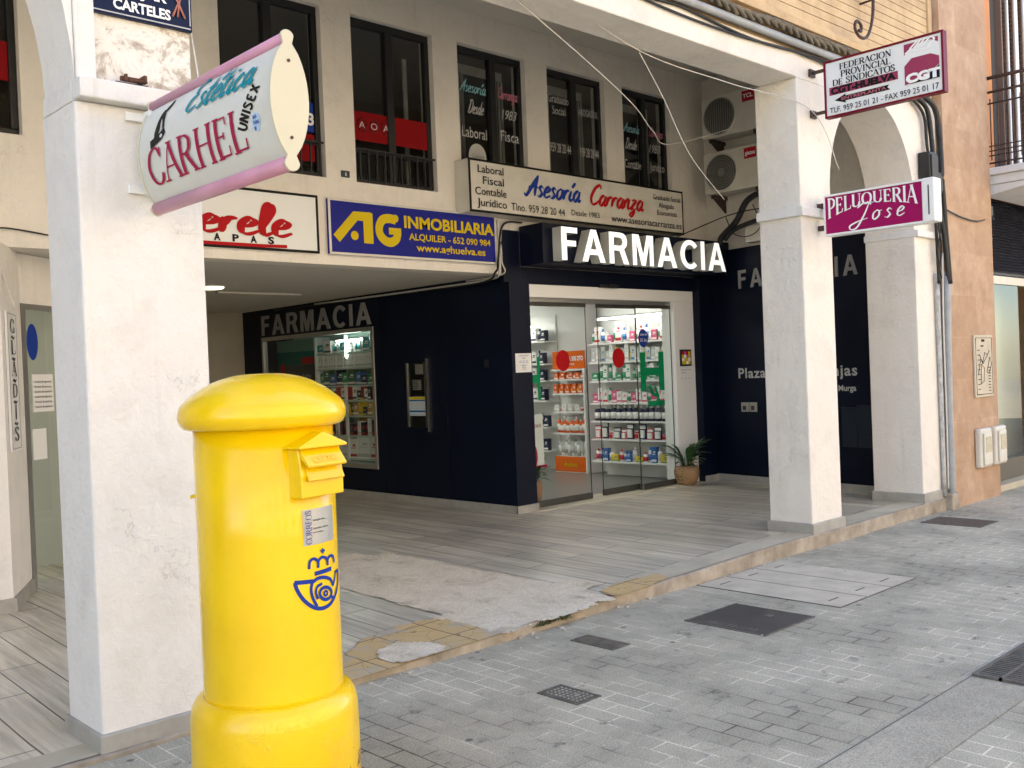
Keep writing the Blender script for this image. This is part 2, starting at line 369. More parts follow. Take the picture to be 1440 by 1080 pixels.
SANS = {'F': ([[(0, 0), (0, 1), (.62, 1), (.62, .83), (.2, .83), (.2, .6), (.56, .6), (.56, .43), (.2, .43), (.2, 0)]], .62),
 'A': ([[(0, 0), (.36, 1), (.58, 1), (.94, 0), (.72, 0), (.645, .22), (.295, .22), (.22, 0)], [(.35, .39), (.47, .76), (.59, .39)]], .94),
 'R': ([[(0, 0), (0, 1), (.48, 1), (.64, .97), (.74, .88), (.775, .73), (.74, .58), (.63, .48), (.83, 0), (.60, 0), (.43, .42), (.2, .42), (.2, 0)], [(.2, .58), (.44, .58), (.54, .61), (.575, .71), (.54, .81), (.44, .84), (.2, .84)]], .83),
 'M': ([[(0, 0), (0, 1), (.29, 1), (.47, .36), (.65, 1), (.94, 1), (.94, 0), (.76, 0), (.76, .74), (.56, 0), (.38, 0), (.18, .74), (.18, 0)]], .94),
 'C': ([_c(.46, .515) + _c(.255, .345)[::-1]], .86), 'I': ([[(0, 0), (0, 1), (.2, 1), (.2, 0)]], .2)}
def sans_mesh(ch, ext=0):
    c = bpy.data.curves.new('g', 'CURVE'); c.dimensions = '2D'; c.fill_mode = 'BOTH' if ext else 'FRONT'; c.extrude = ext
    for loop in SANS[ch][0]:
        sp = c.splines.new('POLY'); sp.points.add(len(loop) - 1); sp.use_cyclic_u = True
        for q, p in zip(sp.points, loop): q.co = (p[0], p[1], 0, 1)
    o = bpy.data.objects.new('g', c); COL.objects.link(o)
    me = bpy.data.meshes.new_from_object(o.evaluated_get(bpy.context.evaluated_depsgraph_get()))
    bpy.data.objects.remove(o); bpy.data.curves.remove(c); return me
def sans(body, O, U, V, w, h, mat, parent, gap=.2, name='letter'):
    tot = sum(SANS[c][1] for c in body) + gap * (len(body) - 1); x = 0; O, U, V = Vector(O), Vector(U).normalized(), Vector(V).normalized(); Nn = U.cross(V)
    for ch in body:
        place(sans_mesh(ch, .02), lambda a, b, z, x=x: O + U * ((x + a) / tot * w) + V * (b * h) + Nn * (.006 + z * .25), name, mat, parent); x += SANS[ch][1] + gap
# stroke lettering: broad-nib serif capitals and a script hand
T_, t_ = .15, .055
SER = {
 'A': (.72, [('L', [(.04, 0), (.34, 1)], t_), ('L', [(.34, 1), (.66, 0)], T_), ('L', [(.14, .34), (.53, .34)], t_, 0)]),
 'C': (.74, [('C', [(.64, .76), (.54, .93), (.38, 1), (.17, .87), (.07, .5), (.17, .13), (.38, 0), (.56, .08), (.66, .26)]), ('L', [(.645, .7), (.645, .98)], t_, 0)]),
 'D': (.8, [('L', [(.15, 0), (.15, 1)]), ('C', [(.13, .975), (.4, .97), (.62, .84), (.7, .5), (.62, .16), (.4, .03), (.13, .025)])]),
 'E': (.64, [('L', [(.15, 0), (.15, 1)]), ('L', [(.15, .97), (.54, .97)], t_, 0), ('L', [(.15, .52), (.42, .52)], t_, 0), ('L', [(.15, .03), (.56, .03)], t_, 0), ('L', [(.53, .97), (.55, .78)], t_, 0), ('L', [(.55, .03), (.58, .24)], t_, 0), ('L', [(.42, .43), (.42, .61)], t_, 0)]),
 'F': (.6, [('L', [(.15, 0), (.15, 1)]), ('L', [(.15, .97), (.54, .97)], t_, 0), ('L', [(.15, .52), (.42, .52)], t_, 0), ('L', [(.53, .97), (.55, .76)], t_, 0), ('L', [(.42, .43), (.42, .61)], t_, 0)]),
 'G': (.8, [('C', [(.64, .76), (.54, .93), (.38, 1), (.17, .87), (.07, .5), (.17, .13), (.38, 0), (.56, .05), (.64, .12)]), ('L', [(.645, .7), (.645, .98)], t_, 0), ('L', [(.64, .42), (.64, .06)], T_, 2)]),
 'H': (.82, [('L', [(.15, 0), (.15, 1)]), ('L', [(.65, 0), (.65, 1)]), ('L', [(.15, .52), (.65, .52)], t_, 0)]),
 'I': (.34, [('L', [(.17, 0), (.17, 1)])]),
 'L': (.62, [('L', [(.15, 0), (.15, 1)]), ('L', [(.15, .03), (.56, .03)], t_, 0), ('L', [(.55, .03), (.58, .26)], t_, 0)]),
 'N': (.82, [('L', [(.14, 0), (.14, 1)], t_), ('L', [(.12, 1), (.66, 0)], T_, 0), ('L', [(.66, 0), (.66, 1)], t_, 2)]),
 'O': (.82, [('O', [(.4, 1), (.16, .87), (.07, .5), (.16, .13), (.4, 0), (.64, .13), (.73, .5), (.64, .87)])]),
 'P': (.64, [('L', [(.15, 0), (.15, 1)]), ('C', [(.13, .975), (.38, .97), (.54, .86), (.56, .73), (.52, .58), (.36, .48), (.15, .48)])]),
 'Q': (.82, [('O', [(.4, 1), (.16, .87), (.07, .5), (.16, .13), (.4, 0), (.64, .13), (.73, .5), (.64, .87)]), ('L', [(.42, .18), (.72, -.14)], .1, 0)]),
 'R': (.74, [('L', [(.15, 0), (.15, 1)]), ('C', [(.13, .975), (.38, .97), (.54, .86), (.56, .74), (.52, .6), (.36, .5), (.15, .5)]), ('L', [(.36, .5), (.66, 0)], T_)]),
 'S': (.58, [('C', [(.46, .8), (.4, .95), (.27, 1), (.13, .92), (.1, .76), (.2, .6), (.38, .46), (.48, .28), (.42, .08), (.25, 0), (.1, .08), (.06, .24)]), ('L', [(.47, .72), (.47, .96)], t_, 0), ('L', [(.06, .04), (.06, .3)], t_, 0)]),
 'T': (.68, [('L', [(.33, 0), (.33, 1)], T_, 1), ('L', [(.05, .97), (.61, .97)], t_, 0), ('L', [(.06, .97), (.04, .76)], t_, 0), ('L', [(.6, .97), (.62, .76)], t_, 0)]),
 'U': (.8, [('L', [(.15, .3), (.15, 1)], T_, 2), ('C', [(.15, .34), (.18, .12), (.38, .01), (.58, .1), (.65, .34)]), ('L', [(.65, .3), (.65, 1)], t_, 2)]),
 'V': (.72, [('L', [(.05, 1), (.36, 0)], T_, 2), ('L', [(.36, 0), (.66, 1)], t_, 2)]),
}
SCR = {
 'a': (.5, [[(.38, .42), (.24, .5), (.07, .32), (.08, .06), (.2, .0), (.34, .2), (.4, .48)], [(.4, .5), (.36, .12), (.42, .0), (.54, .1)]]),
 'c': (.42, [[(.34, .4), (.22, .5), (.06, .32), (.08, .06), (.22, 0), (.42, .12)]]),
 'd': (.52, [[(.38, .42), (.24, .5), (.07, .32), (.08, .06), (.2, .0), (.34, .2), (.4, .48)], [(.46, 1), (.38, .3), (.42, .0), (.54, .1)]]),
 'e': (.42, [[(.05, .22), (.26, .28), (.34, .42), (.22, .5), (.07, .32), (.09, .06), (.24, 0), (.44, .12)]]),
 's': (.38, [[(.32, .4), (.2, .5), (.1, .4), (.2, .27), (.28, .14), (.16, 0), (.0, .06)]]),
 't': (.34, [[(.2, .9), (.1, .3), (.14, 0), (.34, .1)], [(-.02, .56), (.32, .6)]]),
 'i': (.27, [[(.1, .48), (.06, .14), (.13, 0), (.28, .1)], [(.14, .68), (.17, .76)]]),
 'í': (.27, [[(.1, .48), (.06, .14), (.13, 0), (.28, .1)], [(.12, .64), (.28, .9)]]),
 'l': (.3, [[(.05, .1), (.26, .7), (.24, .98), (.13, .9), (.08, .25), (.15, 0), (.32, .1)]]),
 'n': (.5, [[(.06, .48), (.04, 0)], [(.05, .22), (.2, .48), (.32, .44), (.3, .12), (.36, 0), (.5, .1)]]),
 'o': (.46, [[(.22, .5), (.06, .34), (.08, .06), (.2, 0), (.36, .16), (.34, .42), (.22, .5), (.3, .44), (.48, .46)]]),
 'r': (.36, [[(.06, .48), (.04, 0)], [(.05, .2), (.16, .44), (.34, .46)]]),
 'z': (.42, [[(.03, .44), (.16, .5), (.3, .44), (.04, .04), (.2, .04), (.3, -.12), (.16, -.36), (.02, -.26), (.42, .08)]]),
 'b': (.46, [[(.14, 1), (.05, .2), (.16, 0), (.34, .14), (.32, .42), (.2, .46), (.08, .3)]]),
 'é': (.42, [[(.05, .22), (.26, .28), (.34, .42), (.22, .5), (.07, .32), (.09, .06), (.24, 0), (.44, .12)], [(.18, .64), (.4, .92)]]),
 'A': (.66, [[(-.12, .1), (.04, .0), (.3, .5), (.52, 1)], [(.52, 1), (.5, .5), (.54, 0)], [(.08, .36), (.36, .46), (.66, .4)]]),
 'C': (.6, [[(.6, .8), (.5, 1), (.22, .82), (.05, .36), (.18, .02), (.42, .06), (.62, .26)]]),
 'D': (.7, [[(.24, .95), (.12, .05)], [(.02, .9), (.4, .98), (.62, .6), (.5, .12), (.2, 0), (.02, .1)]]),
 'E': (.52, [[(.52, .9), (.36, 1), (.16, .86), (.2, .62), (.36, .54)], [(.36, .54), (.1, .42), (.03, .14), (.2, 0), (.48, .14)]]),
 'J': (.7, [[(.02, .78), (.3, 1), (.86, .98)], [(.62, 1), (.46, .3), (.2, -.34), (-.1, -.42), (-.2, -.2), (.2, .0), (.7, .12)]]),
 'K': (.62, [[(.16, 1), (.06, 0)], [(.6, 1), (.14, .46)], [(.2, .5), (.44, .1), (.62, .04)]]),
}
def stroke_poly(bm, pts, width, fn, z, taper=False, ang=None, mi=0):
    P = [Vector((p[0], p[1])) for p in pts]; n = len(P); A = []; Bv = []
    for i in range(n):
        d = P[min(i + 1, n - 1)] - P[max(i - 1, 0)]
        if d.length < 1e-6: d = Vector((1, 0))
        d.normalize(); w = width(d) if callable(width) else width
        if taper:
            q = i / (n - 1); w *= .35 + .65 * min(1, 4 * min(q + .05, 1.02 - q))
        o = Vector((-d.y, d.x)) * w / 2
        zi = z + i * 1.2e-5; A.append(bm.verts.new(fn(P[i].x + o.x, P[i].y + o.y, zi))); Bv.append(bm.verts.new(fn(P[i].x - o.x, P[i].y - o.y, zi)))
    for i in range(n - 1):
        bm.faces.new((A[i], Bv[i], Bv[i + 1], A[i + 1])).material_index = mi
def words(body, O, U, V, w, h, mat, parent, hand='serif', weight=1.0, shear=0, lift=.003, warp=None, fnxyz=None, name='lettering', gap=0, dz=.0003):
    b = B(); x = 0; adv = []
    G = SER if hand == 'serif' else SCR
    for ch in body:
        adv.append(x); x += (G[ch][0] if ch in G else .4) + gap
    tot = x - gap; O, U, V = Vector(O), Vector(U).normalized(), Vector(V).normalized(); Nn = U.cross(V); k = [0]
    def mk(x0):
        def fn(px, py, z):
            a, c = (x0 + px) / tot * w, py * h
            if warp: a, c = warp(a, c)
            a += shear * c
            if fnxyz: return fnxyz(a, c, lift + z)
            return O + U * a + V * c + Nn * (lift + z)
        return fn
    for ch, x0 in zip(body, adv):
        if ch not in G: continue
        fn = mk(x0)
        for s in G[ch][1]:
            k[0] += 1; z = dz * (k[0] % 9)
            if hand == 'serif':
                kind, pts = s[0], s[1]; wd = s[2] if len(s) > 2 else None; sf = s[3] if len(s) > 3 else (3 if kind == 'L' else 0)
                pen = (lambda d, wd=wd: (wd or (t_ + (T_ - t_) * abs(d.y) ** 1.3)) * weight)
                if kind == 'L': pp = [Vector(pts[0]).lerp(Vector(pts[1]), q / 4) for q in range(5)]
                else: pp = spline(pts, 6, kind == 'O'); pp = pp + [pp[0], pp[1]] if kind == 'O' else pp
                stroke_poly(b.bm, pp, pen, fn, z)
                if kind == 'L':
                    for (e, bit) in ((pts[0], 1), (pts[1], 2)):
                        if sf & bit: stroke_poly(b.bm, [(e[0] - .12, e[1]), (e[0], e[1]), (e[0] + .12, e[1])], .045 * max(1, weight * .8), fn, z + dz * .5)
            else:
                pen = lambda d: (.05 + .10 * abs(d.x * .5 + d.y * .86)) * weight if hand == 'script' else weight
                stroke_poly(b.bm, spline(s, 6), pen, fn, z, taper=(hand != 'mono'))
    return b.done(name, mat, parent, normals=False)
XV, YV, ZV = Vector((1, 0, 0)), Vector((0, 1, 0)), Vector((0, 0, 1)); NY = Vector((0, -1, 0))
# ---------------------------------------------------------------- ground
YF, XS, YM, YP = 4.083, 6.70, 7.06, 7.03
def cl(v): return max(0., min(1., v))
def flz(x, y): return .11 - .09 * cl((6.6 - x) / 4.6) * cl((6.6 - y) / 2.2)
def sheet(name, x0, x1, y0, y1, st, zf, mat, inside=None, jit=0):
    b = B(); nx = max(1, round((x1 - x0) / st)); ny = max(1, round((y1 - y0) / st)); vs = {}
    def v(i, j):
        if (i, j) not in vs:
            x = x0 + (x1 - x0) * i / nx; y = y0 + (y1 - y0) * j / ny; vs[i, j] = b.bm.verts.new((x, y, zf(x, y) + R.uniform(-jit, jit)))
        return vs[i, j]
    for i in range(nx):
        for j in range(ny):
            if inside is None or inside(x0 + (x1 - x0) * (i + .5) / nx, y0 + (y1 - y0) * (j + .5) / ny):
                f = b.bm.faces.new((v(i, j), v(i + 1, j), v(i + 1, j + 1), v(i, j + 1))); f.smooth = jit > 0
    return struct(b.done(name, mat))
def inpoly(P):
    def f(x, y):
        c = False; j = len(P) - 1
        for i in range(len(P)):
            if (P[i][1] > y) != (P[j][1] > y) and x < (P[j][0] - P[i][0]) * (y - P[i][1]) / (P[j][1] - P[i][1]) + P[i][0]: c = not c
            j = i
        return c
    return f
sheet('street', -60, 60, -60, 40, 50, lambda x, y: 0, m_pavers)
sheet('arcade_floor', -6, 10.4, YF + .01, 13.6, .35, flz, m_planks)
b = B()
n = 60
for i in range(n):
    xa, xb = -6 + 15.75 * i / n, -6 + 15.75 * (i + 1) / n
    wob = lambda x: .012 * math.sin(x * 3.1) + .008 * math.sin(x * 11)
    ya, yb = YF - .03 + wob(xa), YF - .03 + wob(xb); za, zb = flz(xa, YF) + .003, flz(xb, YF) + .003
    b.quad((xa, ya, -.01), (xb, yb, -.01), (xb, yb, zb - .008), (xa, ya, za - .008))
    b.quad((xa, ya, za - .008), (xb, yb, zb - .008), (xb, yb + .01, zb), (xa, ya + .01, za))
    b.quad((xa, ya + .01, za), (xb, yb + .01, zb), (xb, YF + .012, zb), (xa, YF + .012, za))
struct(b.done('kerb', m_kerb))
sheet('kerb_edging', 4.95, 9.2, YF - .012, YF + .22, .1, lambda x, y: flz(x, y) + .0065, m_kerbtop)
sheet('kerb_edging', -6, 1.5, YF - .012, YF + .16, .1, lambda x, y: flz(x, y) + .0065, m_kerbtop)
patch = [(3.86, 6.45), (4.06, 6.45), (4.06, 6.6), (4.46, 6.6), (4.46, 6.42), (4.66, 6.42), (4.66, 5.2), (4.70, 5.2), (4.70, 4.62), (4.86, 4.62), (4.86, 4.34), (4.66, 4.30), (4.62, 4.02), (3.66, 4.02), (3.64, 4.62), (3.72, 4.62), (3.72, 5.9), (3.86, 5.9)]
pz = inpoly(patch)
def pnoise(x, y): return mnoise.fractal(Vector((x * 7, y * 7, .3)), .8, 2.1, 6)
def rough(x, y): return flz(x, y) + .0048 + .0028 * pnoise(x, y)
sheet('broken_paving', 3.5, 5.0, 4.0, 6.7, .02, rough, m_broken, lambda x, y: pz(x + .035 * pnoise(x * .7, y * .7), y + .06 * pnoise(y, x)), .0008)
b = B(); rr = random.Random(12)
for k in range(90):
    x, y = rr.uniform(3.7, 4.8), 4.02 + rr.random() ** 2 * 2.2; q = rr.uniform(.003, .011); h0 = rr.uniform(.3, .8)
    if pz(x, y): b.prism([(x + q * rr.uniform(.6, 1.2) * math.cos(i * 1.05 + k), y + q * rr.uniform(.6, 1.2) * math.sin(i * 1.05 + k), rough(x, y) - .004) for i in range(6)], (0, 0, q * h0))
o = b.done('rubble', m_broken); tag(o, 'loose mortar crumbs scattered over the broken paving', 'rubble', kind='stuff')
ty = inpoly([(2.2, 4.03), (2.2, 4.5), (2.75, 4.45), (2.92, 4.42), (3.1, 4.56), (3.4, 4.63), (3.66, 4.58), (3.70, 4.03)])
sheet('yellow_paving', 2.1, 3.8, 4.03, 4.7, .03, lambda x, y: flz(x, y) + .0075, m_tileY, lambda x, y: ty(x + R.uniform(-.01, .01), y))
t2 = inpoly([(4.66, 4.03), (4.7, 4.2), (4.9, 4.26), (5.3, 4.22), (5.25, 4.08), (5.0, 4.03)])
sheet('yellow_paving', 4.6, 5.4, 4.03, 4.3, .025, lambda x, y: flz(x, y) + .010, m_tileY, t2)
pg = inpoly([(2.98, 4.03), (2.96, 4.2), (3.05, 4.33), (3.2, 4.36), (3.3, 4.25), (3.32, 4.1), (3.25, 4.03)])
sheet('broken_paving', 2.9, 3.4, 4.03, 4.4, .022, lambda x, y: flz(x, y) + .014 + .004 * pnoise(x, y), m_broken, pg, .002)
sheet('drain_channel', -30, 40, 1.585, 1.872, 30, lambda x, y: .004, m_band)
sheet('drain_joint', -30, 40, 1.8725, 1.878, 30, lambda x, y: .0045, M('joint_dirt', (.13, .12, .095), .9))
# ---------------------------------------------------------------- arcade building
bld = thing('arcade_building', 'white plastered arcade building with square pillars, one flat beam and dark mezzanine windows', 'building', (5, YF, 0))
def ngrid_wall(b, x0, x1, z0, z1, y0, y1, holes):
    xs = sorted({x0, x1, *[h[0] for h in holes], *[h[1] for h in holes]})
    for a, c in zip(xs, xs[1:]):
        mid = (a + c) / 2; z = z0
        for h in sorted([h for h in holes if h[0] < mid < h[1]], key=lambda h: h[2]):
            if h[2] > z: b.box(a, c, y0, y1, z, h[2])
            z = h[3]
        b.box(a, c, y0, y1, z, z1)
    return b
def arch_wall(b, xc, hw, zs, rise, ztop, y0, y1, n=28):
    P = [(xc + hw * -math.cos(math.pi * i / n), zs + rise * math.sin(math.pi * i / n)) for i in range(n + 1)]
    for (xa, za), (xb, zb) in zip(P, P[1:]):
        b.quad((xa, y0, za), (xb, y0, zb), (xb, y0, ztop), (xa, y0, ztop)); b.quad((xa, y1, za), (xb, y1, zb), (xb, y1, ztop), (xa, y1, ztop))
        b.quad((xa, y0, za), (xb, y0, zb), (xb, y1, zb), (xa, y1, za))
    b.quad((P[0][0], y0, ztop), (P[-1][0], y0, ztop), (P[-1][0], y1, ztop), (P[0][0], y1, ztop))
    return b
# left pillar: shaft, ledge, recessed peeling panel above, arch band
p = B().box(1.504, 2.04, YF, 4.46, -.05, 2.68).done('pillar', m_plaster, bld, bevel=.012)
B().box(1.488, 2.06, YF - .022, 4.475, -.05, .095).done('plinth', m_skirt, p, bevel=.006)
B().box(1.5065, 2.05, YF - .06, YF + .036, 2.682, 2.765).done('capital', m_ledge, p, bevel=.008)
B().box(1.602, 2.03, YF + .04, 4.45, 2.681, 4.98).done('recessed_panel', m_peel, p)
B().box(1.516, 1.60, YF, 4.45, 2.766, 4.98).box(1.5062, 1.601, YF + .037, 4.455, 2.6812, 2.7655).done('arch_band', m_ledge, p, bevel=.006)
arch_wall(B(), 1.514 - 2.6, 2.6, 2.72, 2.1, 4.98, YF + .012, 4.44, 40).done('arch_wall', m_plaster, bld)
p = B().box(7.15, 7.635, YF, 4.47, -.05, 3.775).done('pillar', m_plaster2, bld, bevel=.01)
B().box(7.13, 7.655, YF - .02, 4.49, -.05, .195).done('plinth', m_skirt, p, bevel=.006)
B().box(7.112, 7.64, YF - .036, 4.475, 2.665, 2.742).done('capital', m_ledge, p, bevel=.008)
p = B().box(9.2, 9.75, YF, 4.576, -.05, 2.92).done('pillar', m_plaster2, bld, bevel=.01)
B().box(9.18, 9.765, YF - .02, 4.59, -.05, .205).done('plinth', m_skirt, p, bevel=.006)
B().box(9.19, 9.80, YF - .04, 4.585, 2.635, 2.70).done('capital', m_ledge, p, bevel=.008)
B().box(2.04, 7.149, YF - .004, 4.43, 3.778, 3.985).done('beam', m_plaster2, bld, bevel=.008)
aw = arch_wall(B(), 8.43, .80, 2.9, .93, 3.985, YF + .003, 4.55, 30)
aw.box(9.231, 9.75, YF + .003, 4.55, 2.921, 3.985).box(7.15, 7.629, YF + .003, 4.42, 3.776, 3.985)
aw.done('arch_wall', m_plaster2, bld)
b = B()
for z0, z1, y in ((3.986, 4.10, .02), (4.10, 4.14, -.05), (4.14, 4.20, -.09), (4.20, 4.235, -.03), (4.235, 4.27, .0)): b.box(2.031, 9.74, YF + y, 4.5, z0 + .001, z1)
b.done('cornice', m_siding, bld, bevel=.004)
b = B(); z = 4.272; k = 0
while z < 6.4:
    b.box(2.032, 9.66, YF + .012, YF + .06, z, z + .067); z += .0735
b.box(2.032, 9.66, YF + .03, YF + .05, 4.272, 6.5); b.box(9.665, 9.745, YF - .005, YF + .06, 4.271, 6.5)
b.done('grooved_siding', m_siding, bld)
B().box(-20, 9.744, YF + .062, 14, 6.4, 10).box(2.032, 9.744, YF + .062, 4.5, 4.99, 6.4).box(-20, 2.03, YF + .062, 4.5, 4.985, 6.4).box(-20, -3.69, YF, 4.5, -.05, 4.98).box(-20, -6, 4.51, 14, -.05, 6.39).done('upper_storey', m_plaster2, bld)
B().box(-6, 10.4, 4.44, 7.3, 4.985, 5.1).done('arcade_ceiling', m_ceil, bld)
holes = [(1.3, 2.25, 3.24, 4.665), (3.72, 4.655, 3.215, 4.665), (4.96, 5.868, 3.21, 4.665), (6.17, 7.067, 3.21, 4.665), (7.385, 8.287, 3.21, 4.665), (8.589, 9.45, 3.21, 4.665)]
ngrid_wall(B(), -6, 10.35, 2.48, 4.984, YM, YM + .2, holes).done('mezzanine_wall', m_plaster2, bld)
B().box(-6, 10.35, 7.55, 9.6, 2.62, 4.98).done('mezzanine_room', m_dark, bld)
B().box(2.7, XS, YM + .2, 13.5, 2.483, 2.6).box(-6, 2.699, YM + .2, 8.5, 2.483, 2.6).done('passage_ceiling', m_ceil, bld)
b = B().prism([(10.12, 7.06, 2.86), (9.72, 4.58, 2.86), (10.3, 4.58, 2.86), (10.35, 7.06, 2.86)], (0, 0, 2.12)); b.done('side_wall', m_plaster2, bld)
B().box(5.78, XS + .1, 12.38, 12.6, .05, 2.482).done('passage_wall', M('beige_wall', (.50, .46, .37), .8, (.42, .38, .30), 2), bld)
B().box(3.2, 5.775, 13.2, 13.5, .05, 2.482).box(5.776, 5.84, 12.601, 13.5, .05, 2.482).box(3.1, 3.2, 7.6, 13.5, .05, 2.482).done('passage_wall', M('grey_wall', (.42, .40, .33), .8), bld)
# ground-floor corner at the left: front wall, chamfer with shop door
b = B().prism([(-6, 6.75, .0), (1.97, 6.75, .0), (2.27, 7.34, .0), (2.2, 7.5, 0), (1.9, 6.95, 0), (-6, 6.95, 0)], (0, 0, 2.478)); b.done('shop_wall', m_plaster, bld)
b = B().prism([(-6, 6.73, .0), (1.985, 6.73, .0), (2.29, 7.34, .0), (2.27, 7.36, 0), (1.96, 6.752, 0), (-6, 6.752, 0)], (0, 0, .2)); b.done('skirting', m_skirt, bld)
b = B().prism([(2.27, 7.34, 2.13), (3.1, 8.0, 2.13), (3.1, 8.1, 2.13), (2.2, 7.5, 2.13)], (0, 0, .348)); b.done('door_lintel', m_plaster, bld)
sd = B().prism([(2.28, 7.352, .1), (2.315, 7.38, .1), (2.29, 7.41, .1), (2.255, 7.38, .1)], (0, 0, 2.03)).prism([(2.28, 7.352, 2.09), (2.9, 7.85, 2.09), (2.88, 7.88, 2.09), (2.26, 7.38, 2.09)], (0, 0, .04)).prism([(2.62, 7.626, .1), (2.66, 7.66, .1), (2.64, 7.69, .1), (2.60, 7.65, .1)], (0, 0, 1.99)).done('shop_door', m_alu, bld)
du = Vector((.34, .274, 0)).normalized(); dn = Vector((.627, -.778, 0))
def dpt(s, z, o=.0): q = Vector((2.285, 7.362, z)) + du * s + dn * o; return q
B().quad(dpt(.03, .14), dpt(.45, .14), dpt(.45, 2.09), dpt(.03, 2.09)).done('pane', m_glass, sd)
b = B().quad(dpt(.06, 1.02, .004), dpt(.22, 1.02, .004), dpt(.22, 1.24, .004), dpt(.06, 1.24, .004)); b.quad(dpt(.08, 1.36, .004), dpt(.33, 1.36, .004), dpt(.33, 1.63, .004), dpt(.08, 1.63, .004)); b.done('paper_notice', m_white, sd)
for k in range(6): txt('horario de apertura', dpt(.10, 1.57 - .036 * k, .006), du, ZV, .2, .016, L_black, sd, bold=.01)
b = B(); b.prism([dpt(.1 + .065 * math.cos(a * .3), 1.86 + .13 * math.sin(a * .3), .004) for a in range(21)], dn * .002); b.done('round_sticker', L_blue, sd)
B().box(2.3, 3.1, 8.3, 8.35, .12, 2.4).done('shop_interior', M('pale_interior', (.42, .44, .40), .8), bld)
# mezzanine windows
def window(x0, x1, z0, z1, mid=None, rail=False, cur=True):
    y = YM + .09; xm = mid or (x0 + x1) / 2; b = B()
    for a, c, e, f in ((x0, x1, z0, z0 + .05), (x0, x1, z1 - .06, z1), (x0, x0 + .045, z0 + .05, z1 - .06), (x1 - .05, x1, z0 + .05, z1 - .06), (xm - .045, xm + .035, z0 + .05, z1 - .06)): b.box(a + .001, c - .001, y - .03, y + .03, e + .001, f - .001)
    if rail: b.box(x0 + .045, x1 - .05, y - .028, y + .028, 3.49, 3.53)
    w = b.done('window', m_black, bld, bevel=.004)
    b = B().quad((x0 + .04, y + .01, z0 + .04), (xm, y + .01, z0 + .04), (xm, y + .01, z1 - .05), (x0 + .04, y + .01, z1 - .05)); b.done('pane', m_wglass, w)
    b = B().quad((xm, y - .005, z0 + .04), (x1 - .04, y - .005, z0 + .04), (x1 - .04, y - .005, z1 - .05), (xm, y - .005, z1 - .05)); b.done('pane', m_wglass, w)
    if cur:
        b = B(); ww = x1 - x0
        for s, wd in ((.24, .10), (.34, .05), (.76, .14), (.9, .1)):
            for q in range(4):
                xa = x0 + ww * (s + wd * q / 4); b.box(xa, xa + ww * wd / 4.6, y + .22 + .02 * (q % 2), y + .235 + .02 * (q % 2), z0 + .02, z1 - .16)
        b.box(x0 + .05, x1 - .05, y + .2, y + .22, z1 - .17, z1 - .08)
        b.done('curtain', m_curtain, w)
    if rail:
        b = B()
        for k in range(10): b.box(x0 + .05 + (x1 - x0 - .1) * k / 9.01, x0 + .062 + (x1 - x0 - .1) * k / 9.01, YM + .01, YM + .022, z0 + .02, 3.50)
        b.box(x0 + .01, x1 - .01, YM + .008, YM + .024, 3.50, 3.515); b.done('railing', m_black, w)
    return w
yL = YM + .078
w = window(*holes[0], cur=False); B().box(1.4, 2.2, yL, yL + .003, 3.615, 3.88).done('banner', L_dred, w)
def circ_text(w, x0, x1, z, labels):
    b = B()
    for k in range(6):
        xc = x0 + (x1 - x0) * (k + .5) / 6
        P = [(xc + .045 * math.cos(a), yL - .004, z + .06 * math.sin(a)) for a in [i * math.pi / 6 for i in range(13)]]
        b.tube(P, .006, 4)
    b.done('emblem_row', letter('banner_ring', (.16, .02, .02)), w)
    txt(labels, (x0 + .03, yL - .002, z - .03), XV, ZV, x1 - x0 - .06, .06, letter('banner_mark', (.6, .5, .5)), w, spacing=2.2)
w = window(*holes[1], rail=True, cur=False); B().box(3.78, 4.60, yL, yL + .003, 3.35, 3.58).done('banner', L_dred, w)
B().box(4.42, 4.60, yL, yL + .003, 3.6, 3.85).done('poster', L_blue, w); txt('3', (4.54, yL - .002, 3.66), XV, ZV, .06, .1, L_white, w, bold=.03)
w = window(*holes[2], rail=True, cur=False); B().box(5.005, 5.37, yL, yL + .003, 3.60, 3.855).box(5.405, 5.815, yL - .012, yL - .009, 3.60, 3.855).done('banner', L_dred, w); circ_text(w, 5.03, 5.80, 3.74, 'AOAAOA')
B().box(5.75, 5.79, YM + .3, YM + .32, 3.3, 4.5).box(5.1, 5.16, YM + .35, YM + .36, 3.9, 4.5).done('curtain', m_curtain, w)
w = window(*holes[3], mid=6.68)
words('Asesoría', (6.25, yL, 4.24), XV, ZV, .33, .12, L_cyan, w, 'script', 1.0, .3); words('Carranza', (6.73, yL - .012, 4.24), XV, ZV, .27, .12, L_pink, w, 'script', 1.0, .3)
words('Desde', (6.34, yL, 4.04), XV, ZV, .2, .13, L_sil, w, 'script', 1.1, .3); txt('1983', (6.78, yL - .012, 4.04), XV, ZV, .19, .1, L_sil, w, shear=.3)
txt('Laboral', (6.26, yL, 3.80), XV, ZV, .32, .11, L_sil, w); txt('Fiscal', (6.76, yL - .012, 3.82), XV, ZV, .27, .11, L_sil, w)
b = B(); b.prism([(6.45 + .115 * math.cos(a * .262), yL - .002, 3.62 + .13 * math.sin(a * .262)) for a in range(24)], (0, .002, 0)); b.done('round_sticker', L_sil, w); txt('Contigo', (6.37, yL - .006, 3.6), XV, ZV, .16, .05, L_grey, w)
w = window(*holes[4], mid=7.86)
txt('Graduado', (7.475, yL, 4.33), XV, ZV, .31, .09, L_sil, w); txt('Social', (7.53, yL, 4.21), XV, ZV, .2, .09, L_sil, w); txt('ABOGADOS', (7.925, yL - .012, 4.25), XV, ZV, .30, .075, L_sil, w)
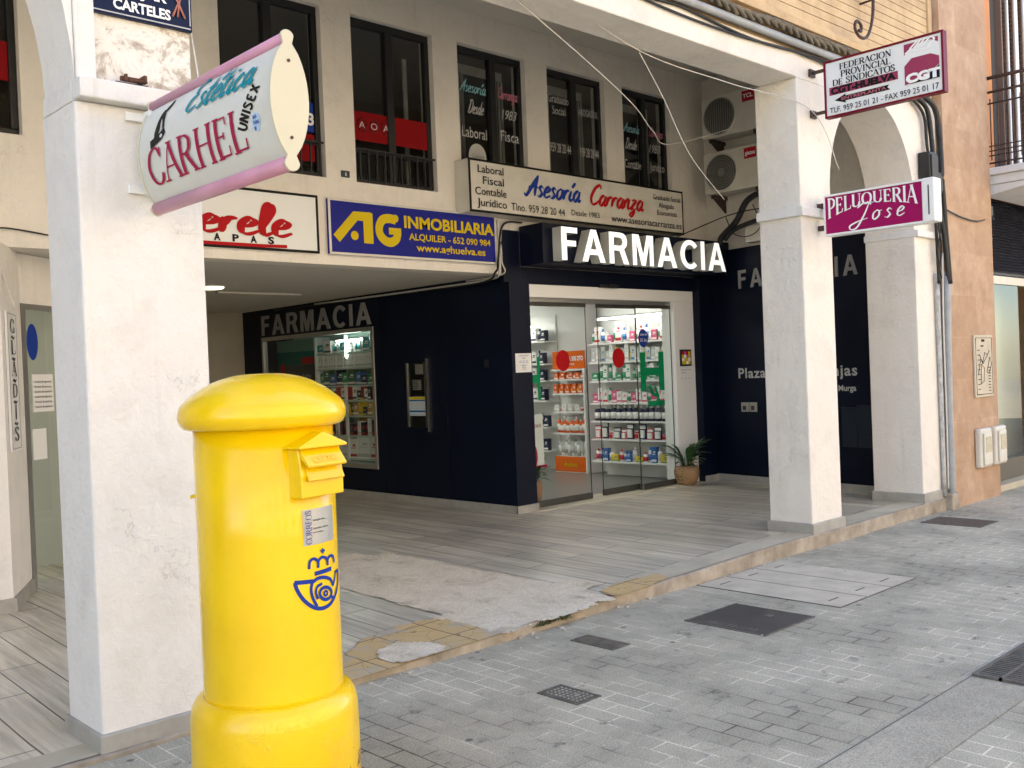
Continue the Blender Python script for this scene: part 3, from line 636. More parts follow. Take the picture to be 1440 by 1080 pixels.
txt('959 28 20 44', (7.475, yL, 3.81), XV, ZV, .32, .1, L_sil, w); txt('959 28 20 44', (7.925, yL - .012, 3.81), XV, ZV, .30, .1, L_sil, w)
w = window(*holes[5], mid=9.04)
words('Asesoría', (8.685, yL, 4.19), XV, ZV, .27, .11, L_cyan, w, 'script', 1.0, .3); words('Carranza', (9.125, yL - .012, 4.19), XV, ZV, .25, .11, L_pink, w, 'script', 1.0, .3)
words('Desde', (8.70, yL, 4.0), XV, ZV, .2, .12, L_sil, w, 'script', 1.1, .3); txt('1983', (9.12, yL - .012, 4.0), XV, ZV, .19, .1, L_sil, w, shear=.3)
txt('Contable', (8.685, yL, 3.78), XV, ZV, .29, .1, L_sil, w); txt('Jurídico', (9.125, yL - .012, 3.79), XV, ZV, .27, .1, L_sil, w)
# ---------------------------------------------------------------- pharmacy shopfront
ph = thing('pharmacy', 'navy clad corner pharmacy with a glass door and a lit display window', 'shop', (8.3, YP, .11))
b = B()
for y0, y1, z0, z1 in ((YP + .006, 9.33, .05, 2.482), (11.88, 12.38, .05, 2.482), (9.33, 11.88, .05, .45), (9.33, 11.88, 2.11, 2.482)): b.box(XS, XS + .16, y0, y1, z0, z1)
b.done('side_wall', m_navy, ph)
b = B()
for y in (8.05, 9.2): b.box(XS - .0012, XS + .003, y, y + .005, .19, 2.478)
b.done('panel_joint', M('joint_black', (.0006, .0006, .001), .9), ph)
b = B().box(XS - .02, XS - .001, YP - .02, 12.38, .08, .185).box(XS - .02, 6.98, YP - .022, YP - .002, .08, .185); b.done('skirting', m_skirt, ph, bevel=.003)
B().box(XS + .001, 6.98, YP, YP + .2, .05, 2.56).box(6.63, 6.86, YP - .004, YM - .001, 2.40, 2.915).box(6.981, 10.02, YP + .002, YP + .17, 2.392, 2.56).done('front_cladding', m_navy, ph, bevel=.003)
B().box(9.735, 10.0, 6.94, YP + .2, .05, 2.56).done('front_pilaster', m_navy, ph, bevel=.003)
B().box(9.72, 10.01, 6.918, 6.939, .08, .185).done('skirting', m_skirt, ph, bevel=.003)
rd = Vector((-.4, -2.48, 0)).normalized(); rn = rd.cross(ZV)
def rw(s, z, o=0): return Vector((10.02, 7.06, z)) + rd * s + rn * o
b = B().prism([(10.02, 7.06, .05), (9.62, 4.58, .05), (9.76, 4.58, .05), (10.16, 7.06, .05)], (0, 0, 2.81)); b.done('right_wall', m_navy, ph)
b = B().prism([rw(.1, .08, .018), rw(2.5, .08, .018), rw(2.5, .08, .001), rw(.1, .08, .001)], (0, 0, .11))
b.done('skirting', m_skirt, ph, bevel=.003)
b = B(); b.prism([rw(1.93, .58, .012), rw(2.12, .58, .012), rw(2.12, .58, .001), rw(1.93, .58, .001)], (0, 0, .42)); b.prism([rw(2.125, .58, .016), rw(2.42, .58, .016), rw(2.42, .58, .001), rw(2.125, .58, .001)], (0, 0, .44)); b.done('access_panel', M('panel_navy', (.008, .016, .03), .3), ph)
sans('FARMACIA', rw(.555, 2.385), rd, ZV, 1.635, .212, L_grey, ph, .34)
txt('Plaza de las Monjas', rw(.50, 1.337), rd, ZV, 1.64, .118, L_sil, ph, bold=.02, spacing=1.1)
txt('z Murga', rw(1.83, 1.175), rd, ZV, .29, .062, L_sil, ph, bold=.025)
b = B(); b.prism([rw(1.18 + .12 * math.cos(a * .2618), 1.70 + .13 * math.sin(a * .2618), .003) for a in range(24)], rn * .003); b.done('round_emblem', L_grey, ph)
b = B()
for s in (.53, .655): b.prism([rw(s, .94, .012), rw(s + .115, .94, .012), rw(s + .115, .94, .001), rw(s, .94, .001)], (0, 0, .11))
k = b.done('socket_plate', m_alu, ph, bevel=.004)
for s in (.565, .69): B().prism([rw(s, .96, .022), rw(s + .04, .96, .022), rw(s + .04, .96, .012), rw(s, .96, .012)], (0, 0, .05)).done('switch', m_dark, k)
# door
b = B().box(6.981, 9.734, YP + .004, YP + .19, 2.262, 2.391).box(9.352, 9.733, YP + .004, YP + .19, .115, 2.261); dfm = b.done('door_frame', m_white, ph, bevel=.004)
B().box(6.86, 9.73, 6.93, YP + .3, .09, .118).done('threshold', m_kerbtop, ph, bevel=.004)
B().box(6.985, 9.35, YP + .05, YP + .16, 2.22, 2.2615).done('door_track', m_alu, ph)
B().box(8.03, 8.33, YP - .035, YP + .001, 2.385, 2.42).box(8.16, 8.25, YP - .06, YP - .036, 2.38, 2.425).done('door_sensor', m_black, ph, bevel=.004)
def leaf(x0, x1, y, rail=True):
    f = B().box(x0, x1, y - .012, y + .012, .12, .185).box(x0, x1, y - .012, y + .012, 2.18, 2.219).box(x0, x0 + .006, y - .004, y + .004, .186, 2.179).box(x1 - .006, x1, y - .004, y + .004, .186, 2.179).done('door_leaf', M('door_rail', (.09, .09, .08), .35, metal=.5), ph)
    B().quad((x0 + .006, y, .186), (x1 - .006, y, .186), (x1 - .006, y, 2.179), (x0 + .006, y, 2.179)).done('pane', m_glass, f); return f
f1 = leaf(6.99, 7.90, YP + .09); f2 = leaf(8.13, 8.80, YP + .13); f3 = leaf(8.70, 9.348, YP + .06)
def disc(c, rx, rz, y, mat, parent, nm='round_sticker'):
    b = B(); b.prism([(c[0] + rx * math.cos(a * .2618), y, c[1] + rz * math.sin(a * .2618)) for a in range(24)], (0, -.002, 0)); return b.done(nm, mat, parent)
disc((7.52, 1.612), .105, .112, YP + .087, L_red, f1); disc((8.47, 1.625), .105, .112, YP + .127, L_red, f2)
o = disc((8.83, 1.84), .085, .105, YP + .057, L_blue, f3); txt('abierto', (8.77, YP + .054, 1.87), XV, ZV, .12, .03, L_white, f3); txt('365 días', (8.77, YP + .054, 1.80), XV, ZV, .12, .04, L_white, f3)
def bigH(x0, x1, z0, z1, y, parent, left=True):
    b = B(); s = (x1 - x0) * .22
    if left: b.box(x0, x0 + s, y - .002, y, z0, z1)
    b.box(x1 - s, x1, y - .002, y, z0, z1); b.box((x0 + s) if left else x0, x1 - s, y - .002, y, z0 + (z1 - z0) * .4, z0 + (z1 - z0) * .6); b.done('glass_lettering', L_green, parent)
bigH(8.76, 9.19, 1.235, 1.68, YP + .057, f3); bigH(6.995, 7.17, 1.215, 1.65, YP + .087, f1, False)
b = B(); b.tube(spline([(8.9, YP + .045, 1.30), (8.97, YP + .045, 1.2), (9.05, YP + .045, 1.16), (9.02, YP + .045, 1.08)], 5), .02, 5).tube(spline([(9.0, YP + .045, 1.28), (9.06, YP + .045, 1.16)], 4), .015, 5); b.box(8.86, 9.17, YP + .044, YP + .046, 1.06, 1.12); b.done('glass_lettering', L_green, f3)
B().box(8.70, 8.715, YP + .03, YP + .045, .12, .19).done('door_lock', m_steel, f3)
# framed notice on white jamb (plain colour blocks)
fr = B().box(9.43, 9.645, YP - .012, YP + .003, 1.505, 1.70).done('picture_frame', m_black, ph, bevel=.003)
b = B()
cols = [L_yel, L_white, L_red, letter('print_magenta', (.5, .1, .3))]
for i in range(4):
    for j in range(4): b.box(9.456 + .041 * i, 9.496 + .041 * i, YP - .015, YP - .0122, 1.525 + .038 * j, 1.562 + .038 * j, mi=[0, 1, 0, 2, 0, 0, 1, 3, 1, 0, 3, 2, 0, 1, 0, 0][i * 4 + j])
b.done('picture', cols, fr)
for k, (tx, w_) in enumerate((('síguenos en redes', .19), ('farmacia', .09), ('', 0), ('f  o  t', .17))):
    if tx: txt(tx, (9.45, YP + .004, 1.455 - .034 * k), XV, ZV, w_, .016, L_grey, ph, bold=.01)
# interior shell
b = B(); b.box(6.9, 10.4, YP + .3, 13, .08, .116); b.done('shop_floor', M('grey_floor', (.20, .195, .18), .28, (.16, .155, .14), 2), ph)
b = B().box(10.07, 10.2, 7.24, 13, .117, 2.75).box(6.87, 10.2, 13, 13.1, .117, 2.75).box(7.55, 7.6, 9.2, 12.99, .117, 2.75); b.done('shop_wall', m_white, ph)
B().box(6.861, 10.2, 7.21, 13.1, 2.56, 2.6).done('shop_ceiling', m_white, ph)
# display window on the side
fw = B()
for y0, y1, z0, z1 in ((9.331, 11.879, .451, .50), (9.331, 11.879, 2.06, 2.109), (9.331, 9.38, .501, 2.059), (11.83, 11.879, .501, 2.059)): fw.box(XS - .012, XS + .05, y0, y1, z0, z1)
fw = fw.done('display_window', m_alu, ph, bevel=.003)
B().quad((XS + .02, 9.38, .5), (XS + .02, 11.83, .5), (XS + .02, 11.83, 2.06), (XS + .02, 9.38, 2.06)).done('pane', m_glass, fw)
MY = -YV
sans('FARMACIA', (XS, 11.86, 2.135), MY, ZV, 2.5, .262, L_grey, ph, .22)
# ---------------------------------------------------------------- neighbouring stone building on the right
nb = thing('stone_building', 'pink stone building with a shuttered balcony door above a pale shop window', 'building', (12, 4.0, 0))
B().box(9.768, 10.93, 4.02, 4.6, -.05, 10).done('stone_pier', m_stone, nb)
B().box(10.931, 25, 4.10, 4.6, 3.25, 10).box(13.4, 25, 4.02, 4.39, -.05, 3.249).box(10.46, 25, 4.61, 12, 3.3, 10).done('upper_wall', M('orange_render', (.60, .27, .11), .8, (.52, .24, .11), 5, bump=.2), nb)
m_shutter = M('dark_shutter', (.012, .014, .03), .5)
b = B()
for k in range(26): b.prism([(10.94, 4.28, 2.43 + k * .033), (10.94, 4.255, 2.435 + k * .033), (10.94, 4.285, 2.461 + k * .033)], (2.45, 0, 0))
b.box(10.935, 13.4, 4.29, 4.34, 2.40, 3.3); b.done('roller_shutter', m_shutter, nb)
sw = B().box(10.935, 13.39, 4.30, 4.36, 2.30, 2.39).box(10.935, 10.975, 4.30, 4.36, .3, 2.299).box(11.62, 11.66, 4.32, 4.35, .3, 2.299).done('shop_window', m_offw, nb)
B().quad((10.97, 4.33, .3), (13.39, 4.33, .3), (13.39, 4.33, 2.30), (10.97, 4.33, 2.30)).done('pane', m_glass, sw)
B().box(10.932, 13.39, 4.24, 4.37, .07, .298).done('sill', M('bronze_sill', (.10, .085, .06), .5), sw)
B().box(10.932, 13.39, 4.10, 4.36, -.02, .068).done('doorstep', m_kerbtop, nb)
B().box(10.935, 17, 4.9, 5.0, .1, 3.2).box(10.935, 17, 4.4, 4.89, .08, .12).box(10.935, 17, 4.4, 4.89, 2.9, 3.2).box(16.9, 17, 4.41, 4.89, .121, 2.899).done('shop_interior', M('pale_green_room', (.62, .68, .56), .7), nb)
bal = B().box(10.93, 14, 3.25, 4.098, 3.395, 3.47).box(10.97, 14, 3.30, 4.098, 3.30, 3.394).prism([(10.99, 3.38, 3.299), (10.99, 4.098, 3.299), (10.99, 4.098, 3.18)], (3, 0, 0)).done('balcony', plaster('balcony_plaster', (.62, .62, .62), amount=.5, bump=.3), nb, bevel=.008)
b = B()
for z, r in ((4.42, .02), (4.27, .014), (4.15, .01), (3.70, .007), (3.65, .007), (3.60, .007), (3.52, .01)): b.tube([(10.96, 4.1, z), (10.96, 3.33, z), (13.9, 3.33, z)], r, 5)
for y in (4.06, 3.33): b.box(10.945, 10.975, y - .015, y + .015, 3.47, 4.43)
for k in range(9): b.box(10.955, 10.965, 3.4 + .075 * k, 3.41 + .075 * k, 3.55, 4.2 if k % 3 else 4.4)
for k in range(30): b.tube([(10.96 + .1 * k, 3.33, 3.47), (10.96 + .1 * k, 3.33, 4.42)], .006, 4)
b.tube([(10.96, 4.1, 4.27), (10.9, 4.1, 4.27)], .022, 6)
b.done('railing', m_iron, bal)
b = B()
for x0, x1 in ((11.42, 11.58), (11.62, 11.80), (11.9, 12.08), (12.12, 12.4)):
    b.box(x0, x0 + .03, 4.03, 4.095, 3.48, 6); b.box(x1 - .03, x1, 4.03, 4.095, 3.48, 6)
    for k in range(50): b.prism([(x0 + .03, 4.035, 3.5 + k * .05), (x0 + .03, 4.085, 3.525 + k * .05), (x0 + .03, 4.085, 3.535 + k * .05)], (x1 - x0 - .06, 0, 0))
b.done('louvred_shutter', M('brown_louvre', (.16, .10, .07), .6), nb)
b = B()
for x0, x1 in ((11.585, 11.615), (11.805, 11.895), (12.085, 12.115)): b.box(x0, x1, 4.02, 4.095, 3.48, 6)
b.done('window_jamb', m_white, nb)
B().box(11.3, 12.6, 4.094, 4.11, 3.48, 6).done('window_recess', m_dark, nb)
o = single(B().box(10.30, 10.78, 3.998, 4.018, 1.06, 1.70), 'map_plaque', m_concrete, 'beige stone plaque engraved with a street map, mounted above two meter boxes', 'plaque', (10.54, 4.0, 1.06), bevel=.004)
OFF[o.name] = (10.54, 4.0, 1.06)
b = B()
for P in ([(10.33, 1.09), (10.33, 1.67), (10.75, 1.67), (10.75, 1.09), (10.33, 1.09)], [(10.38, 1.3), (10.45, 1.46), (10.5, 1.42), (10.56, 1.52), (10.62, 1.5)], [(10.44, 1.2), (10.46, 1.4), (10.54, 1.36), (10.52, 1.22), (10.44, 1.2)], [(10.6, 1.32), (10.69, 1.47), (10.73, 1.4), (10.66, 1.3), (10.6, 1.32)], [(10.42, 1.5), (10.5, 1.4), (10.6, 1.47), (10.68, 1.54)]):
    b.tube([(x, 3.997, z) for x, z in P], .004, 4)
for k in range(9): b.box(10.37, 10.43, 3.995, 3.998, 1.14 + k * .05, 1.148 + k * .05); b.box(10.64, 10.70, 3.995, 3.998, 1.12 + k * .03, 1.128 + k * .03)
b.box(10.48, 10.56, 3.995, 3.998, 1.63, 1.655); b.box(10.46, 10.53, 3.995, 3.998, 1.58, 1.595); b.done('engraving', L_black, o)
for x0, lab in ((10.27, 'white wall meter box with worn cream stickers, the nearer of two below the plaque'), (10.665, 'white wall meter box with a blank faded cover, beside the shop window')):
    t = thing('meter_box', lab, 'meter box', (x0 + .15, 4.02, .34), 'meter boxes on the stone wall')
    B().box(x0, x0 + .30, 3.955, 4.018, .345, .745).done('casing', m_offw, t, bevel=.02, seg=3)
    B().box(x0 + .05, x0 + .25, 3.935, 3.954, .37, .70).done('cover', m_offw, t, bevel=.012)
    B().box(x0 + .08, x0 + .22, 3.931, 3.9345, .50, .66).done('sticker', M('cream_sticker', (.62, .55, .36), .6, (.35, .33, .26), 30), t)
# ---------------------------------------------------------------- the other side of the street (behind the camera)
for k, (x0, x1, h, c, nm) in enumerate(((-24, -3, 9.5, (.68, .62, .52), 'cream rendered house front across the street, left'), (-2.9, 12, 9.5, (.72, .61, .47), 'ochre rendered house front across the street, middle'), (12.1, 34, 9, (.70, .61, .48), 'pale rendered house front across the street, right'))):
    t = thing('house_front', nm, 'building', ((x0 + x1) / 2, -8.0, 0), 'house fronts across the street')
    hs = []; x = x0 + 1.2
    while x + 1.2 < x1:
        for z in (.3, 3.9, 7.0):
            if z + 2 < h: hs.append((x, x + 1.1, z, z + 2.1))
        x += 2.6
    ngrid_wall(B(), x0, x1, -.05, h, -8.2, -8.0, hs).done('wall', plaster('rendered_wall_%d' % k, c, amount=.2, bump=.1, crack=.2), t)
    b = B()
    for a, c_, e, f in hs: b.box(a, c_, -8.16, -8.12, e, f)
    b.done('window_panes', M('dark_pane_%d' % k, (.02, .022, .025), .08), t)
# ---------------------------------------------------------------- street letterbox
pbx, pby = 1.69, 3.01
pb = thing('letterbox', 'yellow cylindrical street letterbox with a domed cap and blue horn emblem', 'letterbox', (pbx, pby, 0))
c = (pbx, pby, 0)
B().lathe([(.279, 0), (.280, .1), (.280, .3), (.278, .395), (.272, .428), (.259, .452), (.245, .463), (.232, .466)], c, 48).done('base', m_yellow_worn, pb)
B().lathe([(.2345, .46), (.2315, .477), (.2315, 1.0), (.2315, 1.375)], c, 56).done('body', m_yellow, pb)
prof = spline([(.236, 1.352), (.262, 1.358), (.278, 1.385), (.276, 1.415), (.262, 1.44), (.215, 1.478), (.15, 1.513), (.075, 1.531), (.004, 1.534)], 5)
B().lathe([(p_[0], p_[1]) for p_ in prof], c, 56).done('cap', m_yellow, pb)
FA = math.radians(11); hn = Vector((math.sin(FA), -math.cos(FA), 0)); ht_ = Vector((math.cos(FA), math.sin(FA), 0))
def hb(x, y, z): return Vector((pbx, pby, z)) + hn * (.19 + y) + ht_ * x
sl = B().prism([hb(-.088, 0, 1.128), hb(-.088, .083, 1.128), hb(-.088, .083, 1.20), hb(-.088, .07, 1.285), hb(-.088, 0, 1.285)], ht_ * .184).done('slot_housing', m_yellow, pb, bevel=.004)
b = B(); b.prism([hb(-.105, .10, 1.286), hb(.105, .10, 1.286), hb(.105, .10, 1.294), hb(0, .10, 1.338), hb(-.105, .10, 1.294)], hn * -.10); b.done('gable', m_yellow, sl, bevel=.006)
b = B(); b.prism([hb(-.084, .075, 1.284), hb(-.084, .115, 1.232), hb(-.084, .110, 1.225), hb(-.084, .07, 1.262)], ht_ * .168); b.prism([hb(-.07, .084, 1.225), hb(-.07, .102, 1.185), hb(-.07, .097, 1.18), hb(-.07, .078, 1.205)], ht_ * .154); b.done('flap', m_yellow, sl, bevel=.0015)
txt('CARTAS', hb(-.055, .1085, 1.241), ht_, (ZV * .79 - hn * .61), .11, .024, m_yellow, sl, bold=.03, lift=.003)
a = math.radians(133); b = B(); q = Vector((math.cos(a), math.sin(a), 0)); s_ = Vector((-q.y, q.x, 0)); P0 = Vector((pbx, pby, 1.125)) + q * .228
b.prism([P0 - s_ * .03, P0 + q * .03 - s_ * .02 - ZV * .008, P0 + q * .03 + s_ * .02 - ZV * .008, P0 + s_ * .03], (0, 0, .012)); b.prism([P0 + q * .004 - s_ * .012 - ZV * .035, P0 + q * .004 + s_ * .012 - ZV * .035, P0 + q * .014 + s_ * .012 - ZV * .0, P0 + q * .014 - s_ * .012], s_ * .001); b.done('lock_cover', m_yellow, pb)
# curved plate and emblem wrap the cylinder; u = metres along the surface, angle measured from -y
def cyl(u, z, o): an = -math.pi / 2 + u / .2315; return Vector((pbx + (.2315 + o) * math.cos(an), pby + (.2315 + o) * math.sin(an), z))
b = B()
for k in range(8): b.quad(cyl(-.006 + .0188 * k, .968, .002), cyl(-.006 + .0188 * (k + 1), .968, .002), cyl(-.006 + .0188 * (k + 1), 1.085, .002), cyl(-.006 + .0188 * k, 1.085, .002))
b.done('name_plate', M('plate_silver', (.50, .50, .48), .35, metal=.6), pb)
words('CORREOS', (0, 0, 0), XV, YV, .11, .022, L_blue, pb, 'serif', .85, fnxyz=lambda a, c_, z: cyl(.024 - c_, .972 + a, .003 + z))
for k, (tx, zz) in enumerate((('Recogida única', 1.045), ('Laborables y sábados', 1.018), ('por la mañana', 1.005))):
    me = text_verts(tx, .01); mx = max(v.co.x for v in me.vertices); ww = (.055, .072, .045)[k]
    place(me, lambda x, y, z, ww=ww, mx=mx, zz=zz: cyl(.033 + x / mx * ww, zz + y * .0085, .003), 'lettering', L_black, pb)
lg = B(); kk = [0]
def ez(x, y):      # emblem drawn in millimetre-like units, developed onto the cylinder
    sn = max(-.995, min(.995, (380 + x / 3.37 - 377.5) / 94.5)); return .2315 * (math.asin(sn) - .535), .752 + (950 - y - (x - 215) * .29) * .00066
def es(pts, w, closed=False, sm=True):
    kk[0] += 1; q = [Vector((*ez(*p_), 0)) for p_ in pts]
    pp = spline(q, 7, closed) if sm else [q[i].lerp(q[i + 1], k / 6) for i in range(len(q) - 1) for k in range(7)]
    if closed: pp = pp + [pp[0], pp[1]]
    stroke_poly(lg.bm, pp, w, lambda u, z, o: cyl(u, z, .0015 + o), kk[0] * .00012)
def ring(cx, cy, rx, ry, w): es([(cx + rx * math.cos(i * .785), cy + ry * math.sin(i * .785)) for i in range(8)], w, True)
es([(102, 824), (112, 862), (138, 906), (176, 938), (214, 946), (250, 932), (278, 895), (294, 840), (299, 775)], .013)
es([(100, 826), (182, 811)], .014, sm=False); es([(180, 812), (172, 850), (178, 895), (196, 936)], .011)
es([(182, 815), (205, 796), (235, 792), (262, 806), (272, 838)], .012); es([(200, 900), (192, 868), (200, 838), (222, 822)], .010); es([(272, 838), (282, 800), (286, 768)], .010); es([(284, 772), (301, 766)], .010, sm=False)
ring(236, 872, 27, 31, .0115); ring(236, 872, 8, 11, .008); es([(262, 872), (264, 892), (272, 900)], .009)
es([(190, 774), (266, 750)], .014, sm=False)
es([(166, 752), (171, 714), (190, 699), (207, 714), (206, 744)], .010); es([(206, 744), (210, 708), (228, 690), (246, 700), (250, 732)], .010); es([(250, 732), (252, 700), (264, 685), (277, 692), (281, 722)], .010)
es([(229, 672), (229, 646)], .007, sm=False); es([(220, 659), (239, 657)], .007, sm=False)
lg.done('horn_emblem', L_blue, pb, normals=False)
# ---------------------------------------------------------------- signs on the facade
cs = thing('salon_sign', 'weathered double-sided salon lightbox reading CARHEL with pink edge tubes', 'sign', (1.80, 4.05, 2.46))
xc, ya, yb, zb, zt = 1.80, 4.005, 2.945, 2.274, 2.656
def bul(t): return .058 * (1 - (2 * t - 1) ** 2) ** .8 + .012
def face(s, t, o=0, sg=-1): return Vector((xc + sg * (bul(cl(t)) + o), ya + (yb - ya) * s, zb + (zt - zb) * t))
m_panel = M('yellowed_panel', (.66, .67, .62), .45, (.56, .54, .44), 3, lo=.45, hi=.8)
for sg in (-1, 1):
    b = B(); n = 14
    for k in range(n): b.quad(face(0, k / n, 0, sg), face(1, k / n, 0, sg), face(1, (k + 1) / n, 0, sg), face(0, (k + 1) / n, 0, sg))
    for f in b.bm.faces: f.smooth = True
    bmesh.ops.remove_doubles(b.bm, verts=b.bm.verts[:], dist=1e-5); b.done('sign_face', m_panel, cs)
m_pinkt = M('faded_pink_metal', (.62, .30, .42), .4, (.52, .25, .34), 8, bump=.05)
for z, r in ((zt + .020, .022), (zb - .024, .027)): B().lathe([(r, 0), (r, ya - yb)], (xc, ya, z), 16, 'Y').done('edge_tube', m_pinkt, cs)
m_cap = M('cream_end_cap', (.57, .54, .40), .45, (.60, .56, .42), 4)
for y0 in (yb, ya):
    P = [(xc + sg * (bul(k / 12) + .006), zb + (zt - zb) * k / 12) for sg, rng in ((-1, range(13)), (1, range(12, -1, -1))) for k in rng]
    top = [(xc + .027 * math.cos(a_), zt + .02 + .027 * math.sin(a_)) for a_ in [math.pi - .3 - k * (math.pi - .6) / 9 for k in range(10)]]
    bot = [(xc + .031 * math.cos(a_), zb - .024 + .031 * math.sin(a_)) for a_ in [.3 - k * (math.pi + .6) / 9 for k in range(10)]][1:9]
    P = P[:13] + top + P[13:] + bot
    b = B(); b.prism([(x, y0 - (.012 if y0 == yb else -.002), z) for x, z in P], (0, .010, 0)); b.done('end_cap', m_cap, cs, bevel=.003)
b = B()
for z in (zb + .06, zt - .06): b.lathe([(.006, 0), (.006, .004)], (xc, yb - .012, z), 8, 'Y')
b.done('screw', m_iron, cs)
for z in (2.64, 2.335): B().box(1.705, 1.79, 4.062, 4.08, z - .018, z + .018).box(1.772, 1.79, 3.99, 4.062, z - .018, z + .018).done('bracket', m_white, cs, bevel=.003)
fz = lambda a, c_, z: face(a, c_, z + .0015)
words('CARHEL', (0, 0, 0), XV, YV, .76, .365, L_crim, cs, 'serif', .85, fnxyz=lambda a, c_, z: face(.07 + a, .135 + c_ + .01 * a, z + .001))
words('Estética', (0, 0, 0), XV, YV, .49, .28, L_teal, cs, 'script', 1.05, .22, fnxyz=lambda a, c_, z: face(.39 + a, .725 + c_ - .04 * a, z + .001))
ux = [(0, 0), (0, 0)]
th = math.radians(60)
def uni(a, c_, z): return face(.83 + (a * math.cos(th) - c_ * math.sin(th)) * .5, .29 + (a * math.sin(th) + c_ * math.cos(th)) * .9, z + .0015)
UN = {'U': [[(.05, .95), (.06, .3), (.25, .02), (.45, .2), (.5, .9)]], 'N': [[(.05, 0), (.1, 1)], [(.1, 1), (.45, .05)], [(.45, .05), (.5, 1)]], 'I': [[(.12, 0), (.14, 1)]], 'S': [[(.45, .85), (.2, .98), (.08, .75), (.3, .5), (.42, .22), (.2, .02), (.02, .15)]], 'E': [[(.42, .95), (.1, .9), (.08, .5), (.1, .08), (.45, .04)], [(.08, .5), (.36, .52)]], 'X': [[(.05, .95), (.5, .02)], [(.5, 1), (.02, .0)]]}
b = B(); x = 0; q = 0
for ch in 'UNISEX':
    for s in UN[ch]:
        q += 1; stroke_poly(b.bm, spline(s, 5), .2, lambda px, py, z, x=x: uni((x + px) * .125, py * .125, z), .0001 * q)
    x += .34 if ch == 'I' else .66
b.done('lettering', L_black, cs, normals=False)
b = B()     # silhouette of a seated figure
for q, (P, w_) in enumerate((([(.25, .96), (.23, .91), (.195, .86)], .022), ([(.20, .88), (.175, .78), (.16, .68), (.145, .58)], .042), ([(.205, .86), (.205, .76), (.215, .66)], .017), ([(.105, .55), (.15, .575), (.2, .61), (.225, .66)], .034))):
    stroke_poly(b.bm, spline([(s_ * 1.06, t__ * .38, 0) for s_, t__ in P], 6), w_, lambda a_, c_, z: face(a_ / 1.06, c_ / .38, .0015 + z), .0003 * q, taper=q != 3)
b.done('figure', L_black, cs, normals=False)
b = B(); b.bm.faces.new([b.bm.verts.new(face(.19 + .005 * math.cos(i), .73 + .06 * math.sin(i), .003)) for i in [k * .6283 for k in range(10)]]); b.bm.faces.new([b.bm.verts.new(face(.20 + .012 * math.cos(i), .605 + .02 * math.sin(i), .0035)) for i in [k * .6283 for k in range(10)]]); b.done('figure_highlight', m_panel, cs, normals=False)
b = B(); b.bm.faces.new([b.bm.verts.new(face(.9 + .028 * math.cos(i), .34 + .085 * math.sin(i), .0015)) for i in [k * .314 for k in range(20)]]); st_ = b.done('round_sticker', letter('pale_blue_print', (.45, .60, .78)), cs, normals=False)
for k in range(3): me = text_verts(('365', 'DÍAS', 'SÍ')[k], .03); place(me, lambda x, y, z, k=k: face(.885 + x * .017, .37 - k * .05 + y * .04, .003), 'lettering', L_blue, st_)
# plaque on the left pillar
o = single(B().box(1.585, 2.035, 4.10, 4.122, 3.064, 3.36), 'enamel_plate', letter('navy_enamel', (.006, .014, .05), .3), 'navy enamel plate with white capitals, cut by the top edge of the picture', 'sign', (1.81, 4.12, 3.075), bevel=.002)
OFF[o.name] = (1.81, 4.12, 3.075)
B().box(1.593, 2.027, 4.097, 4.0995, 3.073, 3.078).box(1.593, 1.597, 4.097, 4.0995, 3.0885, 3.35).box(2.023, 2.027, 4.097, 4.0995, 3.0885, 3.35).done('border', L_sil, o)
txt('CARTELES', (1.685, 4.098, 3.095), XV, ZV, .25, .043, L_white, o, bold=.035); txt('FIJAR', (1.76, 4.098, 3.165), XV, ZV, .16, .043, L_white, o, bold=.035)
b = B(); b.tube([(1.945, 4.096, 3.115), (2.0, 4.096, 3.235)], .005, 4); b.tube([(2.0, 4.093, 3.115), (1.945, 4.093, 3.235)], .005, 4); b.tube([(1.965, 4.09, 3.115), (1.985, 4.09, 3.235)], .004, 4); b.done('cross_mark', letter('pale_red_print', (.5, .2, .15)), o)
b = B().box(1.69, 1.80, 4.06, 4.078, 2.785, 2.805).box(1.735, 1.795, 4.035, 4.06, 2.782, 2.79).box(1.70, 1.712, 4.04, 4.06, 2.78, 2.81).box(1.782, 1.797, 4.045, 4.12, 2.79, 2.818)
b.box(1.675, 1.815, 4.079, 4.12, 2.776, 2.786); single(b, 'rusty_bracket', m_rust, 'rusted iron bracket stub left on the ledge of the left pillar', 'bracket', (1.75, 4.1, 2.776), bevel=.004)
def projecting(nm, label, loc, x, y0, y1, z0, z1, fm, bm_, bw, th=.05):
    t = thing(nm, label, 'sign', loc)
    B().box(x, x + th, y1 + bw, y0 - bw, z0 + bw, z1 - bw).done('sign_face', fm, t)
    b = B(); e = .008
    for a in ((y1, y0, z0, z0 + bw), (y1, y0, z1 - bw, z1), (y1, y1 + bw, z0 + bw, z1 - bw), (y0 - bw, y0, z0 + bw, z1 - bw)): b.box(x - e, x + th + e, a[0], a[1], a[2] + .0005, a[3] - .0005)
    b.done('frame', bm_, t); return t
m_signw = M('sign_white', (.74, .76, .75), .35)
cg = projecting('union_sign', 'white maroon-framed projecting sign with a union emblem, above the magenta lightbox', (7.38, 3.96, 3.45), 7.36, 3.955, 3.00, 3.442, 3.895, m_signw, letter('maroon_frame', (.16, .008, .02), .35), .016)
px_ = 7.36
for z in (3.84, 3.505): B().box(px_ + .01, px_ + .03, 3.95, 4.08, z - .012, z + .012).box(px_ - .02, px_ + .06, 4.062, 4.08, z - .03, z + .03).done('bracket', m_iron, cg)
def cgp(s, t, o=.002): return Vector((px_ - o, 3.955 - .955 * s, 3.442 + .453 * t))
